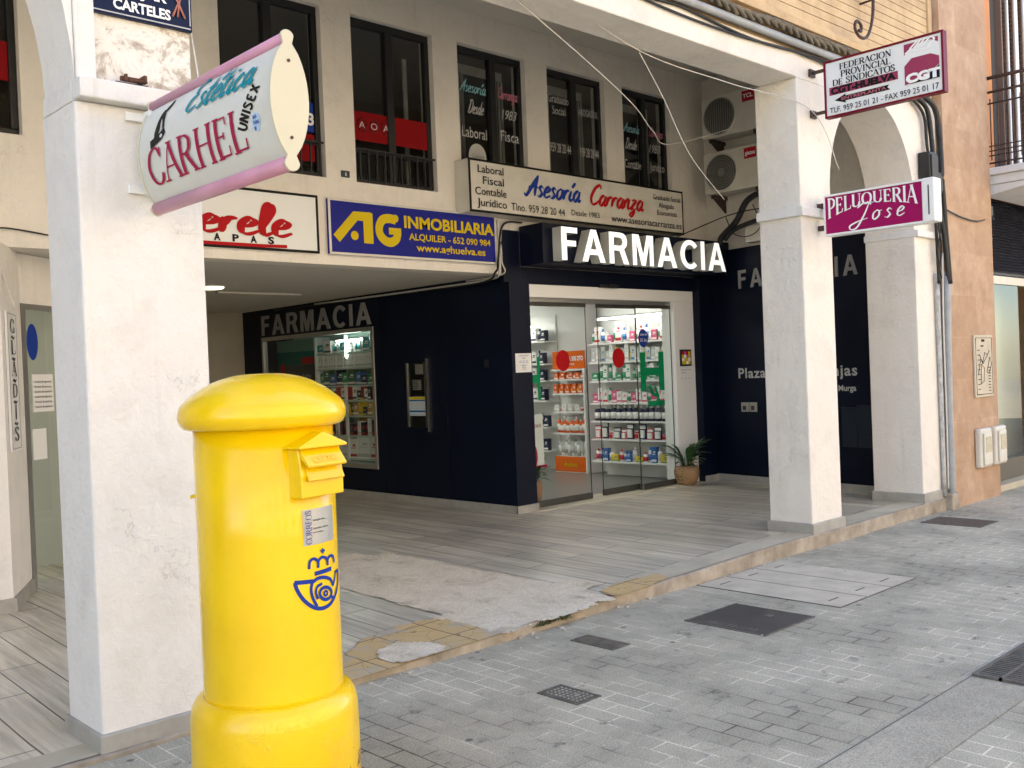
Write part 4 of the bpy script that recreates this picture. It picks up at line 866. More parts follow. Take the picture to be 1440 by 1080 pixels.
for tx, s, t, w_, sz in (('FEDERACION', .14, .80, .45, .105), ('PROVINCIAL', .15, .67, .43, .105), ('DE SINDICATOS', .075, .54, .54, .105)):
    words(tx, cgp(s, t), MY, ZV, w_ * .955, sz * .453, L_black, cg, 'serif', 1.15, lift=.001)
L_mar = letter('maroon_print', (.30, .045, .10))
b = B(); b.prism([cgp(.045, .385), cgp(.635, .385), cgp(.635, .525), cgp(.045, .525)], (-.001, 0, 0)); b.done('panel', L_mar, cg)
txt('CGT-HUELVA', cgp(.06, .40, .003), MY, ZV, .535, .05, L_black, cg, bold=.06)
b = B(); b.prism([cgp(.09, .285), cgp(.19, .365), cgp(.185, .33), cgp(.56, .33), cgp(.545, .29), cgp(.57, .245), cgp(.185, .245), cgp(.19, .205)], (-.001, 0, 0)); b.done('arrow', L_black, cg)
txt('ENTREPLANTA', cgp(.15, .262, .003), MY, ZV, .37, .024, letter('dull_maroon_print', (.42, .12, .16)), cg, bold=.03)
txt('TLF. 959 25 01 21 - FAX 959 25 01 17', cgp(.045, .075), MY, ZV, .87, .045, L_black, cg, bold=.005)
b = B(); b.prism([cgp(.69, .245), cgp(.69, .87), cgp(.97, .87), cgp(.97, .245)], (-.0008, 0, 0)); lo = b.done('emblem', m_signw, cg)
b = B(); b.prism([cgp(.69, .30, .003), cgp(.69, .56, .003), cgp(.75, .67, .003), cgp(.90, .67, .003), cgp(.965, .60, .003), cgp(.965, .47, .003), cgp(.90, .38, .003)], (-.0008, 0, 0)); b.prism([cgp(.69, .74, .003), cgp(.69, .92, .003), cgp(.96, .92, .003), cgp(.96, .83, .003), cgp(.9, .9, .003), cgp(.8, .88, .003)], (-.0008, 0, 0)); b.prism([cgp(.69, .245, .0028), cgp(.69, .30, .0028), cgp(.80, .34, .0028), cgp(.90, .385, .0028), cgp(.80, .30, .0028)], (-.0006, 0, 0)); b.done('octagon', L_mar, lo)
b = B(); b.prism([cgp(.72, .25, .0042), cgp(.965, .25, .0042), cgp(.965, .46, .0042), cgp(.9, .37, .0042), cgp(.82, .30, .0042)], (-.0006, 0, 0)); b.done('shade', L_black, lo)
txt('CGT', cgp(.70, .275, .0055), MY, ZV, .26, .062, L_white, lo, bold=.07)
b = B(); kq = 0
for P in ([(.74, .83), (.80, .93)], [(.77, .82), (.83, .94)], [(.80, .81), (.86, .94)], [(.83, .82), (.90, .93), (.93, .88), (.88, .80), (.91, .85)], [(.73, .81), (.80, .78), (.87, .77), (.90, .80)], [(.70, .76), (.75, .83)]):
    kq += 1; stroke_poly(b.bm, spline([(a_, c_, 0) for a_, c_ in P], 5), .018, lambda a_, c_, z: cgp(a_, c_, .0052 + z), kq * .0001)
b.done('clasped_hands', L_white, lo, normals=False)
# hairdresser sign: lightbox with white end
x = 7.36; pj_ = thing('hairdresser_sign', 'magenta lightbox reading PELUQUERIA JOSE in white, lower of the two on the right pillar', 'sign', (7.4, 3.99, 2.5))
m_mag = letter('magenta_panel', (.33, .008, .10), .35)
B().box(x, x + .10, 3.20, 3.985, 2.52, 2.815).done('sign_face', m_mag, pj_)
b = B()
for a in ((3.16, 3.995, 2.503, 2.519), (3.16, 3.995, 2.816, 2.832), (3.986, 3.998, 2.5195, 2.8155)): b.box(x - .008, x + .108, *a)
b.done('frame', m_white, pj_)
B().box(x - .012, x + .115, 3.10, 3.199, 2.505, 2.835).done('end_cap', m_white, pj_, bevel=.012, seg=3)
b = B().box(x - .014, x - .012, 3.14, 3.15, 2.56, 2.78); b.done('slot', m_dark, pj_)
def pelw(a, c_):
    q = a / .73; hh = .085 + (.075 if q < .5 else .058) * abs(2 * q - 1) ** 1.7
    return a, .165 - (1 - c_) * hh
words('PELUQUERIA', (x - .001, 3.965, 2.635), MY, ZV, .73, 1.0, L_white, pj_, 'serif', 1.15, warp=pelw, gap=.02)
words('Jose', (x - .001, 3.74, 2.585), MY, ZV, .40, .135, L_white, pj_, 'script', .75, .25, gap=.22)
B().box(7.40, 7.44, 3.98, 4.08, 2.56, 2.60).box(7.40, 7.44, 3.98, 4.08, 2.74, 2.78).done('bracket', m_iron, pj_)
# flat boards on the mezzanine wall
def board(nm, lab, x0, x1, z0, z1, y0, y1, fm, fr, fw_, ext=0):
    t = thing(nm, lab, 'sign', ((x0 + x1) / 2, y1, z0))
    B().box(x0 + ext, x1 - ext, y0, y1, z0 + ext, z1 - ext).done('board', fm, t, bevel=.002)
    b = B(); y = y0 - .002
    for a in ((x0, x1, z0, z0 + fw_), (x0, x1, z1 - fw_, z1), (x0, x0 + fw_, z0 + fw_, z1 - fw_), (x1 - fw_, x1, z0 + fw_, z1 - fw_)): b.box(a[0], a[1], y, y0 + .004, a[2] + .0004, a[3] - .0004)
    b.done('border', fr, t); return t
kb = board('bar_sign', 'white board with a red brush script name, half hidden behind the left pillar', 2.95, 4.53, 2.56, 3.045, 7.02, 7.058, m_signw, L_black, .022, .004)
yk = 7.019
b = words('Kerele', (3.20, yk, 2.68), XV, ZV, 1.06, .25, L_red, kb, 'script', 1.25, .12)
for k, ch in enumerate('TAPAS'): txt(ch, (3.43 + .155 * k, yk, 2.615), XV, ZV, .055, .055, L_black, kb, bold=.04)
b = B(); stroke_poly(b.bm, [(3.2, 2.592), (3.6, 2.592), (4.0, 2.594), (4.22, 2.60)], lambda d: .026, lambda a_, c_, z: Vector((a_, yk - .004, c_)), 0); b.done('underline', L_red, kb, normals=False)
ag = board('estate_agency_sign', 'royal blue board with yellow AG lettering of an estate agency', 4.63, 6.545, 2.565, 3.04, 7.02, 7.058, letter('royal_blue_panel', (.012, .016, .22), .35), m_offw, .02, .004)
ya_ = 7.017; b = B()
def ast(P, w_, k): stroke_poly(b.bm, [Vector((a_, c_, 0)) for a_, c_ in P], w_, lambda a_, c_, z: Vector((a_, ya_ - z, c_)), .0003 * k)
ast([(4.70, 2.70), (4.90, 2.905), (5.06, 2.905)], .085, 1); ast([(5.03, 2.94), (5.03, 2.675)], .10, 2)
g = [(5.33, 2.90), (5.26, 2.91), (5.19, 2.895), (5.15, 2.84), (5.15, 2.77), (5.20, 2.715), (5.27, 2.70), (5.33, 2.735), (5.345, 2.79)]
b2 = [Vector((p_.x, p_.y, 0)) for p_ in spline([(a_, c_, 0) for a_, c_ in g], 6)]; stroke_poly(b.bm, b2, .08, lambda a_, c_, z: Vector((a_, ya_ - z, c_)), .0009); ast([(5.25, 2.80), (5.385, 2.80)], .06, 4)
for (cx_, cz_, r_) in ((4.885, 2.735, .04), (5.325, 2.915, .035)): b.prism([(cx_ + r_ * math.cos(i * .4488), ya_ - .0016, cz_ + r_ * math.sin(i * .4488)) for i in range(14)], (0, .0006, 0))
b.done('monogram', L_yel, ag, normals=False)
txt('INMOBILIARIA', (5.42, ya_, 2.845), XV, ZV, 1.09, .105, L_yel, ag, bold=.035); txt('ALQUILER - 652 090 984', (5.47, ya_, 2.737), XV, ZV, .99, .06, L_yel, ag, bold=.02); txt('www.aghuelva.es', (5.55, ya_, 2.64), XV, ZV, .84, .068, L_yel, ag, bold=.02)
ac = board('advisory_sign', 'long cream lightbox with blue and red script naming a tax advisory', 6.07, 9.36, 3.02, 3.52, 6.85, 7.058, m_offw, L_black, .022, .004)
ys = 6.847
for k, tx in enumerate(('Laboral', 'Fiscal', 'Contable', 'Jurídico')): txt(tx, ((6.18, 6.24, 6.14, 6.16)[k], ys, 3.395 - .105 * k), XV, ZV, (.33, .27, .40, .38)[k], .075, L_black, ac, bold=.008)
words('Asesoría', (6.80, ys, 3.24), XV, ZV, .78, .21, L_blue, ac, 'script', 1.25, .3); words('Carranza', (7.73, ys, 3.235), XV, ZV, .88, .21, L_red, ac, 'script', 1.25, .3)
txt('Tlno. 959 28 20 44', (6.60, ys, 3.075), XV, ZV, .75, .075, L_black, ac); txt('Desde 1983', (7.45, ys, 3.095), XV, ZV, .43, .06, L_black, ac); txt('www.asesoriacarranza.es', (8.07, ys, 3.08), XV, ZV, 1.24, .075, L_black, ac, bold=.008)
for k, tx in enumerate(('Graduado Social', 'Abogado', 'Economista')): txt(tx, ((8.80, 8.90, 8.87)[k], ys, 3.385 - .085 * k), XV, ZV, (.50, .28, .36)[k], .058, L_black, ac, bold=.005)
t = single(B().box(4.80, 4.88, 7.045, 7.058, 3.235, 3.29), 'number_plate', letter('slate_plate', (.05, .07, .08)), 'small slate house number plate between two mezzanine windows', 'sign', (4.84, 7.058, 3.235)); OFF[t.name] = (4.84, 7.058, 3.235); txt('1', (4.83, 7.043, 3.245), XV, ZV, .015, .03, L_sil, t)
# pharmacy 3D letter sign
fs = thing('pharmacy_sign', 'black projecting fascia box with thick white raised letters over the pharmacy door', 'sign', (8.4, YP, 2.56))
B().box(6.862, 10.03, 6.70, YP - .006, 2.562, 2.957).done('fascia_box', m_navy, fs, bevel=.004)
adv = {k_: v_[1] for k_, v_ in SANS.items()}; wtot = sum(adv[c_] for c_ in 'FARMACIA') + .17 * 7; x = 6.995; sc_ = (9.775 - 6.995) / wtot
for ch in 'FARMACIA':
    me = sans_mesh(ch, .06); xs = [v.co.x for v in me.vertices]; zs = [v.co.y for v in me.vertices]; x0, x1, y0_, y1_ = min(xs), max(xs), min(zs), max(zs); w_ = adv[ch] * sc_
    for mm in (m_letterw, m_lside): me.materials.append(mm)
    for f in me.polygons: f.material_index = 0 if (abs(f.normal.z) > .9 and f.center.z > 0) else 1
    off = Vector(OFF[fs.name])
    for v in me.vertices: v.co = Vector((x + (v.co.x - x0) / (x1 - x0) * w_, 6.635 - v.co.z, 2.585 + (v.co.y - y0_) / (y1_ - y0_) * .325)) - off
    me.name = 'letter'; o = bpy.data.objects.new('letter', me); COL.objects.link(o); o.parent = fs; x += w_ + .17 * sc_
# vertical door sign
gv = thing('vertical_sign', 'narrow white vertical nameplate spelling GLADIS in black capitals', 'sign', (2.08, 6.92, 1.12))
gu = Vector((.3, .59, 0)).normalized(); gn = Vector((.59, -.3, 0)).normalized()
def gp(s, z, o=0): return Vector((2.01, 6.83, z)) + gu * s + gn * o
b = B(); b.prism([gp(0, 1.12, .003), gp(.32, 1.12, .003), gp(.32, 2.04, .003), gp(0, 2.04, .003)], gn * .014); b.done('board', m_white, gv, bevel=.003)
b = B()
for a, c_, e, f in ((.02, .30, 1.135, 1.14), (.02, .30, 2.02, 2.025), (.02, .026, 1.141, 2.019), (.294, .30, 1.141, 2.019)): b.prism([gp(a, e, .0172), gp(c_, e, .0172), gp(c_, f, .0172), gp(a, f, .0172)], gn * .002)
b.done('border', L_grey, gv)
for k, ch in enumerate('GLADIS'): words(ch, gp(.085 if ch != 'I' else .125, 1.90 - .142 * k, .018), gu, ZV, .15 if ch != 'I' else .07, .088, L_black, gv, 'serif', .85)
b = B()
for k in range(5):
    z = 1.865 - .142 * k
    b.tube([gp(.11, z, .019), gp(.14, z + .012, .019), gp(.17, z - .008, .019), gp(.21, z + .008, .019)], .004, 4)
b.done('ornament', L_black, gv)
# ---------------------------------------------------------------- lit shop interior: lamps, shelves, goods
m_lamp = M('lamp_white', (1, .97, .90), .5, emit=8)
m_bright = M('bright_tube', (.93, 1, .92), .5, emit=13)
def strip(label, x0, x1, y0, y1, z0, z1, m=None):
    t = thing('strip_light', label, 'lamp', ((x0 + x1) / 2, (y0 + y1) / 2, z1), 'strip lights in the pharmacy')
    B().box(x0, x1, y0, y1, z0, z1).done('tube', m or m_lamp, t)
    B().box(x0 - .004, x1 + .004, y0 - .004, y1 + .004, z1 + .001, z1 + .02).done('housing', m_alu, t)
strip('bright strip light over the right-hand pharmacy shelves, seen through the door', 9.44, 9.47, 7.26, 8.3, 2.13, 2.15)
strip('short strip light deep in the pharmacy behind the left door pane', 9.72, 9.75, 9.8, 11.6, 2.13, 2.15)
strip('short lit tube across the top of the side display window', 6.96, 6.98, 9.6, 10.5, 1.985, 2.0, m_bright)
t = thing('strip_light', 'upright lit tube between the shelves of the side display window', 'lamp', (6.97, 10.29, 1.45), 'strip lights in the pharmacy')
B().box(6.955, 6.97, 10.28, 10.30, 1.78, 2.05).done('tube', m_bright, t); B().box(6.971, 6.98, 10.27, 10.31, 1.45, 2.05).done('housing', m_alu, t)
m_addedlamp = M('added_lamp_glow', (1, .97, .92), .5, emit=5)
for k, (x, y) in enumerate(((8.2, 8.2), (8.4, 10.2))):  # two unseen lamps, added to brighten the shop interior
    t = thing('ceiling_light', ('added unseen square ceiling light just inside the pharmacy door', 'added unseen square ceiling light deeper inside the pharmacy')[k], 'lamp', (x, y, 2.56), 'added ceiling lights in the pharmacy')
    B().box(x - .28, x + .28, y - .28, y + .28, 2.535, 2.545).done('diffuser', m_addedlamp, t); B().box(x - .3, x + .3, y - .3, y + .3, 2.546, 2.559).done('frame', m_white, t)
t = thing('ceiling_light', 'round glowing ceiling light under the passage ceiling beside the left pillar', 'lamp', (4.72, 9.1, 2.483))
B().lathe([(.10, 2.455), (.12, 2.462), (.12, 2.481)], (4.60, 9.1, 0), 20).done('diffuser', M('warm_lamp_glow', (1, .9, .6), .5, emit=1.4), t); B().lathe([(.135, 2.470), (.135, 2.4825)], (4.60, 9.1, 0), 20).done('rim', m_white, t)
t = single(B().box(4.9, 5.9, 9.55, 9.61, 2.462, 2.482), 'cable_trunking', m_ceil, 'thin white trunking strip along the passage ceiling behind the lamp', 'trunking', (5.4, 9.58, 2.462))
m_shelf = M('white_shelf', (.78, .78, .76), .35); m_gshelf = M('glass_shelf', (.55, .66, .60), .2)
GM = {}
def gm(c):
    if c not in GM: GM[c] = M('goods_print_%d' % len(GM), c, .4)
    return GM[c]
Wh, Gr, Dg, Rd, Na, Or, Bl, Ye, Pk, Te, Lg, Br = (.78, .78, .76), (.03, .26, .12), (.04, .12, .06), (.5, .02, .03), (.012, .016, .05), (.70, .13, .015), (.04, .14, .42), (.72, .52, .03), (.60, .10, .22), (.02, .30, .30), (.5, .52, .50), (.45, .28, .10)
PROTO = {}
def product(kind, col, lab, w, h):
    key = (kind, col, lab, round(w, 3), round(h, 3))
    if key in PROTO: return PROTO[key]
    b = B()
    if kind == 'bottle':
        b.lathe([(w * .46, 0), (w * .46, h * .7), (w * .36, h * .78), (w * .2, h * .80)], n=10, mi=0); b.lathe([(w * .2, h * .8), (w * .2, h), (w * .16, h)], n=8, mi=1)
        b.lathe([(w * .475, h * .15), (w * .475, h * .55)], n=10, mi=1)
    elif kind == 'tube':
        b.lathe([(w * .34, 0), (w * .36, h * .18)], n=8, mi=1); b.lathe([(w * .40, h * .18), (w * .46, h * .6)], n=8, mi=0); b.box(-w * .12, w * .12, -w * .5, w * .5, h * .6, h, 0)
    elif kind == 'blister':
        b.box(-.006, .006, -w / 2, w / 2, 0, h, 1); b.box(-.03, -.0065, -w * .3, w * .3, h * .1, h * .62, 0); b.box(-.0085, -.0062, -w * .42, w * .42, h * .7, h * .92, 0)
    else:
        b.box(-.04, .04, -w / 2, w / 2, 0, h, 0); b.box(-.0425, -.0405, -w * .5, w * .5, h * .08, h * .22, 1); b.box(-.0425, -.0405, -w * .3, w * .1, h * .62, h * .74, 1); b.box(-.0425, -.0405, -w * .3, w * .3, h * .52, h * .56, 1)
    nm = {'bottle': 'bottle', 'tube': 'cream_tube', 'blister': 'blister_pack'}.get(kind, 'product_box')
    o = b.done(nm, [gm(col), gm(lab)]); PROTO[key] = o; o['_new'] = 1; return o
def lab_even(l): return 'dark bottle' in l or 'orange' in l or 'narrow white' in l
def row(y0, y1, x, z, items, label, group, rot=0):
    """items: (kind, colour, print colour, width, height) cycled along the shelf"""
    y = y1; k = 0
    while True:
        kind, col, lab, w, h = items[k % len(items)]; k += 1
        if y - w < y0: break
        p_ = product(kind, col, lab, w, h)
        if '_new' in p_: o = p_; del o['_new']
        else: o = p_.copy(); COL.objects.link(o)
        o.scale.z = R.choice((.8, .95, 1.05, 1.15, 1.28)) if not lab_even(label) else R.uniform(1.0, 1.08); o.location = (x + R.uniform(-.012, .012), y - w / 2, z); o.rotation_euler.z = rot + R.uniform(-.12, .12)
        nm = {'bottle': 'bottle', 'tube': 'tube', 'blister': 'blister pack', 'box': 'box'}[kind]
        tag(o, label[(kind, col)] if isinstance(label, dict) else label, nm, group); y -= w * R.choice((1.02, 1.03, 1.05, 1.12))
def shelf_unit(label, x0, x1, y0, y1, zs, back=True, mat=None, hdr=None):
    t = thing('shelf_unit', label, 'shelf', ((x0 + x1) / 2, (y0 + y1) / 2, .117))
    for z in zs: B().box(x0, x1, y0, y1, z - .022, z - .002).done('shelf', mat or m_shelf, t)
    if back: B().box(x1, x1 + .02, y0, y1, .12, 2.3).done('back_panel', m_white, t)
    return t
ZA = (1.84, 1.60, 1.357, 1.075, .845, .615, .331)
shelf_unit('white wall shelves with seven tiers just inside the right door pane', 9.52, 9.80, 7.26, 8.55, ZA)
G1 = 'goods on the right-hand pharmacy shelves'
row(7.27, 8.52, 9.58, 1.84, [('bottle', Wh, Gr, .06, .17), ('box', Wh, Rd, .09, .2), ('bottle', Wh, Bl, .055, .19), ('bottle', Lg, Wh, .06, .15), ('box', Pk, Wh, .07, .12)], 'small mixed pack on the top right-hand shelf, under the strip light', G1)
row(7.27, 8.52, 9.58, 1.60, [('box', Lg, Wh, .06, .17), ('box', Wh, Lg, .055, .19), ('bottle', Wh, Ye, .05, .18), ('box', Lg, Bl, .06, .16)], 'pale narrow pack on the second right-hand shelf', G1)
row(7.27, 8.52, 9.58, 1.357, [('box', Gr, Wh, .10, .08), ('bottle', Wh, Gr, .065, .2), ('box', Wh, Gr, .07, .19), ('bottle', Lg, Gr, .06, .18), ('tube', Wh, Te, .06, .16)], 'white and green pack on the third right-hand shelf, behind the red sticker', G1)
row(7.27, 8.52, 9.58, 1.075, [('box', Pk, Wh, .09, .15), ('box', Wh, Pk, .075, .18), ('box', Wh, Rd, .075, .16), ('bottle', Wh, Gr, .06, .15)], 'pink and white pack on the fourth right-hand shelf', G1)
row(7.27, 8.52, 9.58, .845, [('bottle', Na, Wh, .085, .19)], 'dark bottle with a white label on the fifth right-hand shelf', G1)
row(7.27, 8.52, 9.58, .615, [('blister', Wh, Rd, .10, .13), ('blister', Wh, Na, .11, .17), ('blister', Rd, Wh, .07, .09), ('blister', Wh, Na, .12, .18)], 'hanging white, red or black pack on the sixth right-hand shelf', G1)
row(7.27, 8.52, 9.58, .331, [('bottle', Wh, Rd, .07, .16), ('bottle', Wh, Bl, .07, .15), ('box', Bl, Wh, .07, .17), ('bottle', Wh, Lg, .065, .14), ('box', Ye, Te, .1, .09)], 'small white, blue or yellow pack on the lowest right-hand shelf', G1)
# orange display stand
st = thing('display_stand', 'orange and white cosmetics display stand with header card and lit shelves', 'display stand', (9.85, 9.2, .117))
B().box(9.77, 10.06, 8.86, 9.47, .118, .125).box(9.79, 10.06, 8.875, 9.46, .126, .34).done('plinth', m_white, st)
B().box(9.77, 9.789, 8.87, 9.465, .13, .335).done('front_panel', L_orange, st); txt('Avène', (9.768, 9.30, .20), MY, ZV, .25, .07, L_yel, st, bold=.01)
for z in (.658, .948, 1.199, 1.392, 1.527): B().box(9.76, 10.06, 8.88, 9.47, z - .022, z - .002).done('shelf', m_shelf, st)
B().box(9.745, 9.785, 8.845, 8.872, .126, 1.53).box(10.03, 10.068, 8.845, 8.872, .126, 1.53).done('post', m_white, st)
B().box(9.80, 10.065, 8.825, 8.843, .12, 2.5).done('side_panel', m_white, st)
b = B().box(9.80, 9.815, 8.88, 9.47, 1.53, 1.77).done('header_card', L_orange, st); txt('2ª UD. 50% DTO', (9.798, 9.26, 1.64), MY, ZV, .36, .06, L_white, st, bold=.04); txt('solares', (9.798, 9.26, 1.58), MY, ZV, .2, .035, L_white, st)
G2 = 'goods on the orange display stand'
row(8.9, 9.45, 9.83, 1.392, [('box', Or, Wh, .07, .09), ('bottle', Or, Wh, .05, .08)], 'small orange pack on the top shelf of the orange stand', G2)
row(8.9, 9.45, 9.83, 1.199, [('box', Or, Wh, .06, .12), ('bottle', Or, Ye, .05, .1)], 'orange pack on the second shelf of the orange stand', G2)
row(8.9, 9.45, 9.83, .948, [('box', Wh, Lg, .07, .09), ('bottle', Wh, Rd, .05, .07)], 'low white pack on the middle shelf of the orange stand', G2)
row(8.9, 9.45, 9.83, .658, [('bottle', Or, Wh, .06, .21), ('bottle', Or, Wh, .05, .18)], 'orange spray bottle with white cap on the fourth shelf of the stand', G2)
row(8.9, 9.45, 9.84, .341, [('bottle', Lg, Wh, .055, .26), ('tube', Lg, Wh, .06, .2), ('bottle', Wh, Lg, .055, .22)], 'pale slim bottle standing on the orange base of the stand', G2)
ZC = (1.934, 1.62, 1.384, 1.103, .731, .4)
shelf_unit('white shelves deep in the pharmacy behind the left door pane', 9.80, 10.04, 9.62, 11.6, ZC)
for k, z in enumerate(ZC): row(9.64, 10.9, 9.88, z, [('box', Wh, Na, .09, .17), ('bottle', Lg, Na, .07, .18), ('box', Na, Wh, .08, .15), ('bottle', Wh, Te, .07, .16)], 'black and white pack on the %s shelf left of the orange stand' % ('top', 'second', 'third', 'fourth', 'fifth', 'lowest')[k], 'goods on the deep pharmacy shelves')
# small things by the door
b = B().prism([(7.17, YP + .27, .50), (7.40, YP + .30, .50), (7.40, YP + .302, 1.06), (7.17, YP + .272, 1.06)], (0, .004, 0))
o = thing('poster_stand', 'white poster stand with a crimson circle behind the left door pane', 'poster', (7.28, YP + .3, .117)); b.done('poster', m_white, o)
B().box(7.27, 7.29, YP + .31, YP + .325, .118, .9).box(7.2, 7.36, YP + .28, YP + .42, .117, .13).done('foot', m_alu, o); disc((7.22, .62), .05, .12, YP + .268, L_crim, o, 'circle_print'); txt('LLÉVATE', (7.2, YP + .268, .92), XV, ZV, .14, .04, L_crim, o); B().box(7.17, 7.40, YP + .262, YP + .266, .50, .525).done('stripe', L_crim, o)
t = thing('paper_notice', 'white paper notice with small print taped to the dark door pilaster', 'notice', (6.85, YP, 1.51))
B().box(6.745, 6.965, YP - .004, YP - .001, 1.505, 1.695).done('sheet', m_white, t)
for k, (tx, w_, z) in enumerate((('HORARIO FARMACIA', .13, 1.665), ('365', .04, 1.642), ('C C C', .12, 1.60), ('ABIERTO', .07, 1.568), ('de lunes', .05, 1.55), ('a domingo', .05, 1.533))): txt(tx, (6.855 - w_ / 2, YP - .005, z), XV, ZV, w_, .012 if k != 2 else .022, L_black if k != 2 else L_blue, t)
def plant(label, x, y, z, r, h, mat_pot, nl, L, seed):
    rr = random.Random(seed); t = thing('potted_plant', label, 'plant', (x, y, z), 'potted plants at the pharmacy door')
    B().lathe([(r * .72, 0), (r * .95, h * .45), (r, h * .7), (r * .88, h)], (x, y, z), 20).done('pot', mat_pot, t)
    b = B(); b.lathe([(r * .86, h * .93), (r * .86, h * .96)], (x, y, z), 16, mi=1)
    for k in range(nl):
        a = rr.uniform(0, 6.283); le = L * rr.uniform(.55, 1.1); up = rr.uniform(.35, 1.25); w = le * rr.uniform(.10, .16); d = Vector((math.cos(a), math.sin(a), 0)); s = Vector((-d.y, d.x, 0))
        base_ = Vector((x, y, z + h * .9)) + d * r * .3; n = 7; pr = None
        for i in range(n + 1):
            q = i / n; p_ = base_ + d * le * q * (.3 + .3 * q) + ZV * (le * (up + .45) * q - le * .75 * q * q)
            ww = w * max(0, (q - .25)) ** .6 * (1 - q) ** .7 * 2 + .004
            cur = [b.bm.verts.new(p_ - s * ww), b.bm.verts.new(p_ - ZV * ww * .35), b.bm.verts.new(p_ + s * ww)]
            if pr:
                for f in ((pr[0], pr[1], cur[1], cur[0]), (pr[1], pr[2], cur[2], cur[1])): ff = b.bm.faces.new(f); ff.smooth = True
            pr = cur
    b.done('leaves', [M('leaf_green_%d' % seed, (.018, .075, .02), .4, (.05, .12, .035), 20), M('soil_%d' % seed, (.03, .02, .015), .9)], t, normals=False)
def m_basket_make():
    m, t, p, co = base('woven_basket'); b_ = N(t, 'TexBrick', Scale=1); b_.inputs['Brick Width'].default_value = .028; b_.inputs['Row Height'].default_value = .014; b_.inputs['Mortar Size'].default_value = .0022
    b_.inputs['Color1'].default_value = (.50, .32, .16, 1); b_.inputs['Color2'].default_value = (.38, .23, .11, 1); b_.inputs['Mortar'].default_value = (.12, .07, .03, 1)
    t.links.new(mapping(t, co, rot=(math.radians(-90), 0, 0)), b_.inputs['Vector']); t.links.new(b_.outputs['Color'], p.inputs['Base Color']); p.inputs['Roughness'].default_value = .8
    t.links.new(bumpn(t, b_.outputs['Fac'], -.5, .004), p.inputs['Normal']); return m
plant('leafy green plant in a round woven basket at the right end of the door', 9.40, 6.97, .119, .15, .215, m_basket_make(), 48, .42, 4)
plant('leafy green plant in a brown pot behind the left door pane', 7.27, YP + .33, .117, .085, .24, M('brown_pot', (.36, .19, .10), .7), 30, .36, 9)
# display window goods on the passage side
ZS = (1.845, 1.654, 1.436, 1.253, 1.061, .816, .53)
du_ = shelf_unit('glass shelves of the side display window with a white upright', 6.93, 7.14, 9.40, 10.92, ZS, False, m_gshelf)
B().box(6.925, 6.95, 10.27, 10.31, .5, 1.44).box(6.925, 7.15, 10.93, 10.96, .5, 2.06).done('upright', m_white, du_)
B().box(7.16, 7.18, 9.36, 11.86, .46, 2.1).done('back_panel', M('aqua_back', (.30, .42, .36), .5), du_); B().box(6.862, 7.55, 11.90, 11.93, .4, 2.2).box(7.181, 7.55, 11.60, 11.899, .4, 2.2).done('end_panel', m_navy, du_); B().box(6.86, 7.16, 9.36, 11.86, .455, .498).done('base_board', m_gshelf, du_)
B().box(7.10, 7.155, 9.42, 10.26, .82, 1.06).done('card', L_orange if 0 else M('ochre_card', (.42, .22, .04), .6), du_)
G3 = 'goods in the side display window'
SR = [[('box', Te, Wh, .13, .14), ('box', Wh, Na, .16, .17), ('bottle', Wh, Te, .09, .17), ('bottle', Wh, Lg, .1, .18)], [('box', Wh, Lg, .055, .16)], [('box', Gr, Wh, .11, .15), ('box', Dg, Wh, .13, .17), ('box', Bl, Wh, .13, .15), ('box', Na, Wh, .13, .15)], [('box', Wh, Na, .07, .14), ('box', Na, Wh, .07, .14), ('box', Rd, Na, .1, .15)], [('box', Ye, Br, .11, .17), ('box', Na, Ye, .07, .13), ('box', Br, Wh, .09, .16)], [('bottle', Rd, Na, .08, .16), ('box', Wh, Lg, .075, .18), ('box', Na, Rd, .07, .15)], [('box', Wh, Lg, .24, .25), ('box', Wh, Rd, .14, .2)]]
SL = ['large mixed pack on the top shelf of the side display window', 'narrow white box on the second shelf of the side display window', 'green or blue box on the third shelf of the side display window', 'black, white or red box on the fourth shelf of the side display window', 'yellow or brown box on the fifth shelf of the side display window', 'red or white pack on the sixth shelf of the side display window', 'big white bag-like box at the foot of the side display window']
for k, z in enumerate(ZS): row(9.42, 10.92, 7.0, z, SR[k], SL[k], G3)
po = thing('window_poster', 'teal and dark advertising poster in the left part of the side display window', 'poster', (6.93, 11.4, .6))
B().box(6.92, 6.93, 10.97, 11.875, .6, 1.72).done('poster', M('dark_poster', (.01, .014, .03), .5), po); B().box(6.918, 6.932, 10.97, 11.875, 1.721, 1.90).done('teal_band', letter('teal_band', (.0, .10, .10)), po); B().box(6.92, 6.93, 10.97, 11.875, 1.901, 2.06).done('pale_band', letter('aqua_band', (.12, .26, .22)), po)
B().box(6.914, 6.9175, 10.99, 11.25, 1.73, 1.82).done('red_label', L_red, po); txt('Tu gel de ducha', (6.916, 11.66, 1.55), MY, ZV, .62, .06, L_sil, po); b = B(); b.prism([(6.917, 11.74 + .06 * math.cos(i * .5236), 1.66 + .10 * math.sin(i * .5236)) for i in range(12)], (-.002, 0, 0)); b.done('round_print', L_red, po)
